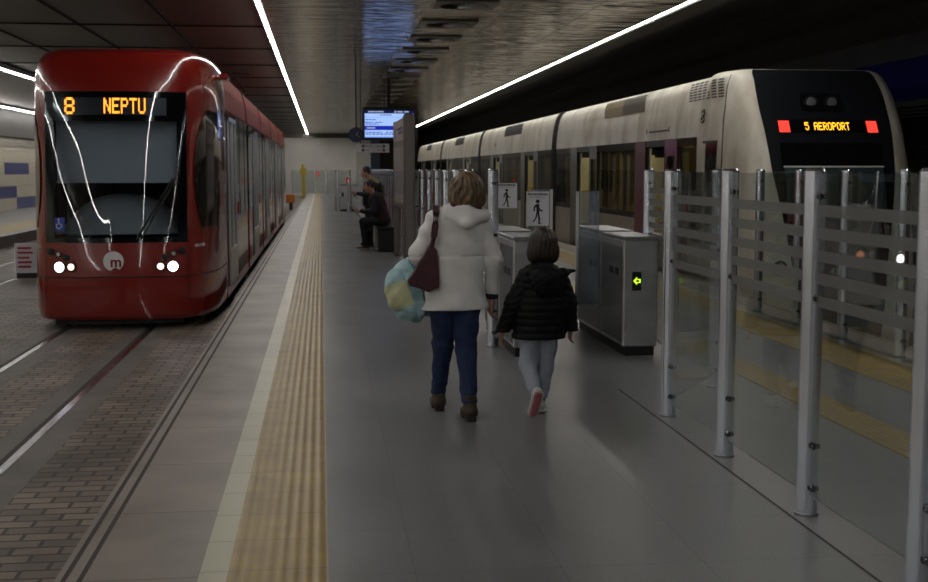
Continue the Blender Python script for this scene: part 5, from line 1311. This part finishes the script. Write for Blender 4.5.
sdf('knit_collar', lambda P: np.maximum(cone(P, (0.02, -0.005, 0.99), (0.02, -0.008, 1.035), 0.060, 0.056), -cone(P, (0.02, -0.005, 0.9), (0.02, -0.005, 1.2), 0.045, 0.045)), (-0.07, -0.1, 0.93), (0.11, 0.09, 1.1), 0.006, M['collar'], ch)
def f(P):
    a = U([cone(P, (-0.055, 0, 0.53), (-0.066, 0.02, 0.33), 0.078, 0.058), cone(P, (-0.066, 0.02, 0.33), (-0.048, -0.095, 0.19), 0.058, 0.042)], 0.03)
    b = U([cone(P, (0.052, 0, 0.53), (0.05, 0.06, 0.31), 0.080, 0.056), cone(P, (0.05, 0.06, 0.31), (0.03, 0.07, 0.10), 0.056, 0.040)], 0.03)
    d = U([np.minimum(a, b), cone(P, (-0.04, 0, 0.58), (0.04, 0, 0.58), 0.09, 0.09, (1, 0.85, 1))], 0.025)
    z = P[:, 2]; cut = np.where(P[:, 0] < 0.0 , (P[:, 1]*-0.55+0.105)-z, 0.095-z)
    return np.maximum(np.maximum(d+wrinkle(P, 0.003, 45, 30), z-0.62), np.where((P[:, 0] < -0.005) & (z < 0.25), 0.155-z, cut if False else 0.095-z))
sdf('jeans', f, (-0.16, -0.18, 0.07), (0.16, 0.15, 0.65), 0.006, M['lightjeans'], ch)
sdf('sock', lambda P: cone(P, (-0.048, -0.105, 0.175), (-0.045, -0.12, 0.135), 0.032, 0.028), (-0.1, -0.17, 0.09), (0.0, -0.05, 0.22), 0.006, M['sock'], ch)
sdf('sock', lambda P: cone(P, (0.027, 0.07, 0.12), (0.026, 0.07, 0.075), 0.030, 0.028), (-0.02, 0.02, 0.03), (0.07, 0.12, 0.16), 0.006, M['sock'], ch)
def shoe(h_, t_, up_, name='shoe'):
    h_ = np.array(h_); t_ = np.array(t_); up_ = np.array(up_)/np.linalg.norm(up_); ax1 = (t_-h_)/np.linalg.norm(t_-h_); up_ = up_-ax1*(up_@ax1); up_ /= np.linalg.norm(up_)
    def top(P): return np.maximum(U([cone(P, h_+up_*0.030, t_+up_*0.018, 0.033, 0.028), cone(P, h_+up_*0.03+ax1*0.02, h_+up_*0.065+ax1*0.02, 0.034, 0.031)], 0.02), -((P-h_)@up_)+0.004)
    def sole(P):
        s_ = (P-h_)@up_; return np.maximum(cone(P, h_, t_, 0.029, 0.027), np.abs(s_+0.012)-0.006)
    def mid(P):
        s_ = (P-h_)@up_; return np.maximum(cone(P, h_, t_, 0.038, 0.036), np.abs(s_-0.001)-0.009)
    lo_ = np.minimum(h_, t_)-0.09; hi_ = np.maximum(h_, t_)+0.12
    o = sdf(name, top, lo_, hi_, 0.006, M['shoe_white'], ch)
    so = sdf('shoe_sole', sole, lo_, hi_, 0.005, M['pink'], ch); so.parent = o
    sdf('midsole', mid, lo_, hi_, 0.005, M['shoe_white'], ch).parent = o; return o
shoe((-0.035, -0.165, 0.165), (-0.058, -0.105, 0.035), (0.0, 0.75, 0.35))
shoe((0.022, 0.05, 0.018), (0.014, 0.165, 0.018), (0, 0, 1))

# --- seated man reading, standing man, seated person behind glass
def seated(px, py, label, paper=True, face=-1, coat='navycoat', bald=True, hair='hair_b'):
    r = thing('person', (px, py, 0), label, 'person')
    sgn = face  # -1: faces -x
    T = lambda x, y, z: (sgn*x, y, z)
    hd = head_sdf(T(0.26, 0, 1.30), 1.0, R(90) if sgn < 0 else R(-90), 0.0)
    Rm = None
    hA = hand_sdf(T(0.46, -0.10, 0.80), T(1, 0.2, 0.1), (0, 0, 1), 0.8); hB = hand_sdf(T(0.44, 0.14, 0.78), T(1, -0.2, 0.1), (0, 0, 1), 0.8)
    def f(P):
        d = U([hd(P), cone(P, T(0.17, 0, 1.10), T(0.23, 0, 1.24), 0.06, 0.055), cone(P, T(0.0, 0, 0.62), T(0.13, 0, 1.02), 0.12, 0.13, (1, 1.2, 1)),
               cone(P, T(0, -0.10, 0.60), T(0.40, -0.12, 0.60), 0.07, 0.055), cone(P, T(0.40, -0.12, 0.58), T(0.36, -0.12, 0.10), 0.05, 0.035), cone(P, T(0, 0.10, 0.60), T(0.38, 0.14, 0.60), 0.07, 0.055), cone(P, T(0.38, 0.14, 0.58), T(0.24, 0.14, 0.10), 0.05, 0.035),
               cone(P, T(0.13, -0.20, 1.05), T(0.18, -0.24, 0.80), 0.045, 0.038), cone(P, T(0.18, -0.24, 0.80), T(0.46, -0.10, 0.80), 0.036, 0.026), cone(P, T(0.13, 0.20, 1.05), T(0.18, 0.24, 0.80), 0.045, 0.038), cone(P, T(0.18, 0.24, 0.80), T(0.44, 0.14, 0.78), 0.036, 0.026)], 0.03)
        return np.minimum(np.minimum(d, hA(P)), hB(P))
    lo_ = (-0.7, -0.36, 0.05) if sgn < 0 else (-0.2, -0.36, 0.05); hi_ = (0.2, 0.36, 1.46) if sgn < 0 else (0.7, 0.36, 1.46)
    sdf('body', f, lo_, hi_, 0.011, M['skin'], r)
    sdf('hair', lambda P: np.maximum(ell(P, T(0.25, 0, 1.325), (0.105, 0.088, 0.10)), -ell(P, T(0.36, 0, 1.25), (0.10, 0.1, 0.12))), lo_, hi_, 0.012, M[hair], r)
    def f(P):
        d = U([cone(P, T(0.0, 0, 0.62), T(0.11, 0, 1.02), 0.175, 0.165, (1, 1.15, 1)), cone(P, T(0.13, -0.14, 1.07), T(0.13, 0.14, 1.07), 0.085, 0.085)], 0.05)
        return np.maximum(d+wrinkle(P, 0.004), 0.50-P[:, 2])
    sdf('coat', f, lo_, hi_, 0.012, M[coat], r)
    def f(P):
        d = np.minimum(U([cone(P, T(0.13, -0.20, 1.06), T(0.18, -0.25, 0.80), 0.078, 0.062), cone(P, T(0.18, -0.25, 0.80), T(0.42, -0.12, 0.80), 0.060, 0.042)], 0.02), U([cone(P, T(0.13, 0.20, 1.06), T(0.18, 0.25, 0.80), 0.078, 0.062), cone(P, T(0.18, 0.25, 0.80), T(0.40, 0.16, 0.78), 0.060, 0.042)], 0.02))
        return d+wrinkle(P, 0.003)
    sdf('sleeves', f, lo_, hi_, 0.012, M['navycoat'], r)
    def f(P):
        d = np.minimum(U([cone(P, T(-0.02, -0.10, 0.60), T(0.40, -0.12, 0.59), 0.095, 0.072), cone(P, T(0.40, -0.12, 0.58), T(0.36, -0.12, 0.13), 0.070, 0.052)], 0.02), U([cone(P, T(-0.02, 0.10, 0.60), T(0.38, 0.14, 0.59), 0.095, 0.072), cone(P, T(0.38, 0.14, 0.58), T(0.24, 0.14, 0.13), 0.070, 0.052)], 0.02))
        return np.maximum(d+wrinkle(P, 0.003, 40, 25), 0.09-P[:, 2])
    sdf('trousers', f, lo_, hi_, 0.012, M['blacktrouser'], r)
    for x, y in ((0.36, -0.12), (0.24, 0.14)):
        s_ = sdf('shoe', lambda P: np.maximum(U([cone(P, T(x-0.05, y, 0.05), T(x+0.15, y, 0.04), 0.042, 0.038), cone(P, T(x, y, 0.06), T(x, y, 0.12), 0.045, 0.045)], 0.02), 0.0-P[:, 2]+0.004), lo_, (hi_[0], hi_[1], 0.2) , 0.010, M['black'], r)
        MB().bbox(px+sgn*(x+0.06)-0.05, px+sgn*(x+0.06)+0.05, py+y-0.048, py+y-0.036, 0.02, 0.045, 0.004).build('shoe_stripe', M['yellow_paint'], s_)
    return r
s1 = seated(1.22, 24.3, 'person in a dark maroon vest sitting on the black block, bent over a newspaper', coat='maroonvest')
s2 = seated(2.20, 22.1, 'person in navy sitting behind the glass barrier, left of the blond head', coat='navycoat', hair='hair_b')
r = thing('newspaper', (0.66, 24.3, 0.8), 'open grey newspaper held by the seated person in the maroon vest', 'newspaper')
mb = MB()
for sy in (-1, 1):
    mb.grid([[(0.62+0.02*j+0.05*abs(j-3)*0.2-0.0*i, 24.3+sy*(0.02+0.06*i), 0.72+0.045*j+0.012*i*math.sin(i)) for j in range(6)] for i in range(6)])
q = MB(); q.grid([[(0.55+0.045*j, 24.08+0.07*i, 0.93-0.050*j+0.02*math.sin(i*1.3)) for j in range(6)] for i in range(7)]); q.grid([[(0.556+0.045*j, 24.08+0.07*i, 0.934-0.050*j+0.02*math.sin(i*1.3)) for j in range(6)] for i in range(7)])
q.build('sheets', M['paper'], r, smooth=True)
# standing man
SX, SY = 1.02, 25.75
r = thing('person', (SX, SY, 0), 'person in black standing with bowed head behind the seated reader', 'person')
hd = head_sdf((-0.07, 0, 1.58), 1.0, R(90))
ha = hand_sdf((-0.28, -0.12, 1.13), (-1, 0.2, 0.1), (0, 0, 1), 0.9); hb = hand_sdf((-0.28, 0.12, 1.13), (-1, -0.2, 0.1), (0, 0, 1), 0.9)
lo_, hi_ = (-0.48, -0.34, 0.03), (0.3, 0.34, 1.74)
def f(P):
    d = U([hd(P), cone(P, (0, 0, 1.36), (-0.05, 0, 1.52), 0.06, 0.055), cone(P, (0, 0, 0.9), (0.02, 0, 1.30), 0.12, 0.13, (1, 1.25, 1)), cone(P, (0, -0.09, 0.88), (0, -0.1, 0.1), 0.08, 0.04), cone(P, (0, 0.09, 0.88), (0.02, 0.1, 0.1), 0.08, 0.04),
           cone(P, (0.02, -0.2, 1.33), (0.04, -0.24, 1.08), 0.045, 0.038), cone(P, (0.04, -0.24, 1.08), (-0.28, -0.12, 1.13), 0.036, 0.026), cone(P, (0.02, 0.2, 1.33), (0.04, 0.24, 1.08), 0.045, 0.038), cone(P, (0.04, 0.24, 1.08), (-0.28, 0.12, 1.13), 0.036, 0.026)], 0.03)
    return np.minimum(np.minimum(d, ha(P)), hb(P))
sdf('body', f, lo_, hi_, 0.011, M['skin'], r)
sdf('hair', lambda P: np.maximum(ell(P, (-0.06, 0, 1.605), (0.108, 0.09, 0.10)), -ell(P, (-0.17, 0, 1.54), (0.09, 0.1, 0.11))), lo_, hi_, 0.012, M['hair_b'], r)
def f(P):
    d = U([cone(P, (0, 0, 0.92), (0.02, 0, 1.28), 0.15, 0.145, (1, 1.25, 1)), cone(P, (0.02, -0.15, 1.36), (0.02, 0.15, 1.36), 0.07, 0.07)], 0.05)
    a = np.minimum(U([cone(P, (0.02, -0.2, 1.34), (0.04, -0.24, 1.08), 0.075, 0.06), cone(P, (0.04, -0.24, 1.08), (-0.25, -0.13, 1.125), 0.06, 0.04)], 0.02), U([cone(P, (0.02, 0.2, 1.34), (0.04, 0.24, 1.08), 0.075, 0.06), cone(P, (0.04, 0.24, 1.08), (-0.25, 0.13, 1.125), 0.06, 0.04)], 0.02))
    return np.maximum(smin(d, a, 0.02)+wrinkle(P, 0.003), 0.84-P[:, 2])
sdf('jacket', f, lo_, hi_, 0.012, M['navycoat'], r)
sdf('trousers', lambda P: np.maximum(np.minimum(cone(P, (0, -0.09, 0.88), (0, -0.1, 0.1), 0.105, 0.06), cone(P, (0, 0.09, 0.88), (0.02, 0.1, 0.1), 0.105, 0.06))+wrinkle(P, 0.003), 0.08-P[:, 2]), lo_, hi_, 0.012, M['blacktrouser'], r)
for y in (-0.1, 0.1): sdf('shoe', lambda P: np.maximum(U([cone(P, (0.05, y, 0.05), (-0.16, y, 0.04), 0.042, 0.036), cone(P, (0.02, y, 0.05), (0.02, y, 0.11), 0.045, 0.045)], 0.02), 0.004-P[:, 2]), (-0.3, -0.2, 0), (0.2, 0.2, 0.2), 0.01, M['black'], r)
bp = thing('backpack', (SX+0.26, SY, 1.0), 'backpack with yellow straps on the back of the standing person in black', 'backpack')
sdf('pack_body', lambda P: ell(P, (-0.02, 0, 0.22), (0.065, 0.11, 0.15))+wrinkle(P, 0.003), (-0.13, -0.17, -0.06), (0.14, 0.17, 0.4), 0.012, M['black'], bp)
mb = MB()
for y in (-0.13, 0.13): mb.tube([(SX+0.18, SY+y, 1.0), (SX-0.02, SY+y*1.3, 1.06), (SX-0.10, SY+y*1.25, 1.22), (SX-0.05, SY+y*1.15, 1.38), (SX+0.06, SY+y*1.1, 1.445), (SX+0.19, SY+y, 1.36)], 0.02, 8)
mb.build('strap', M['yellowbag'], bp, smooth=True)
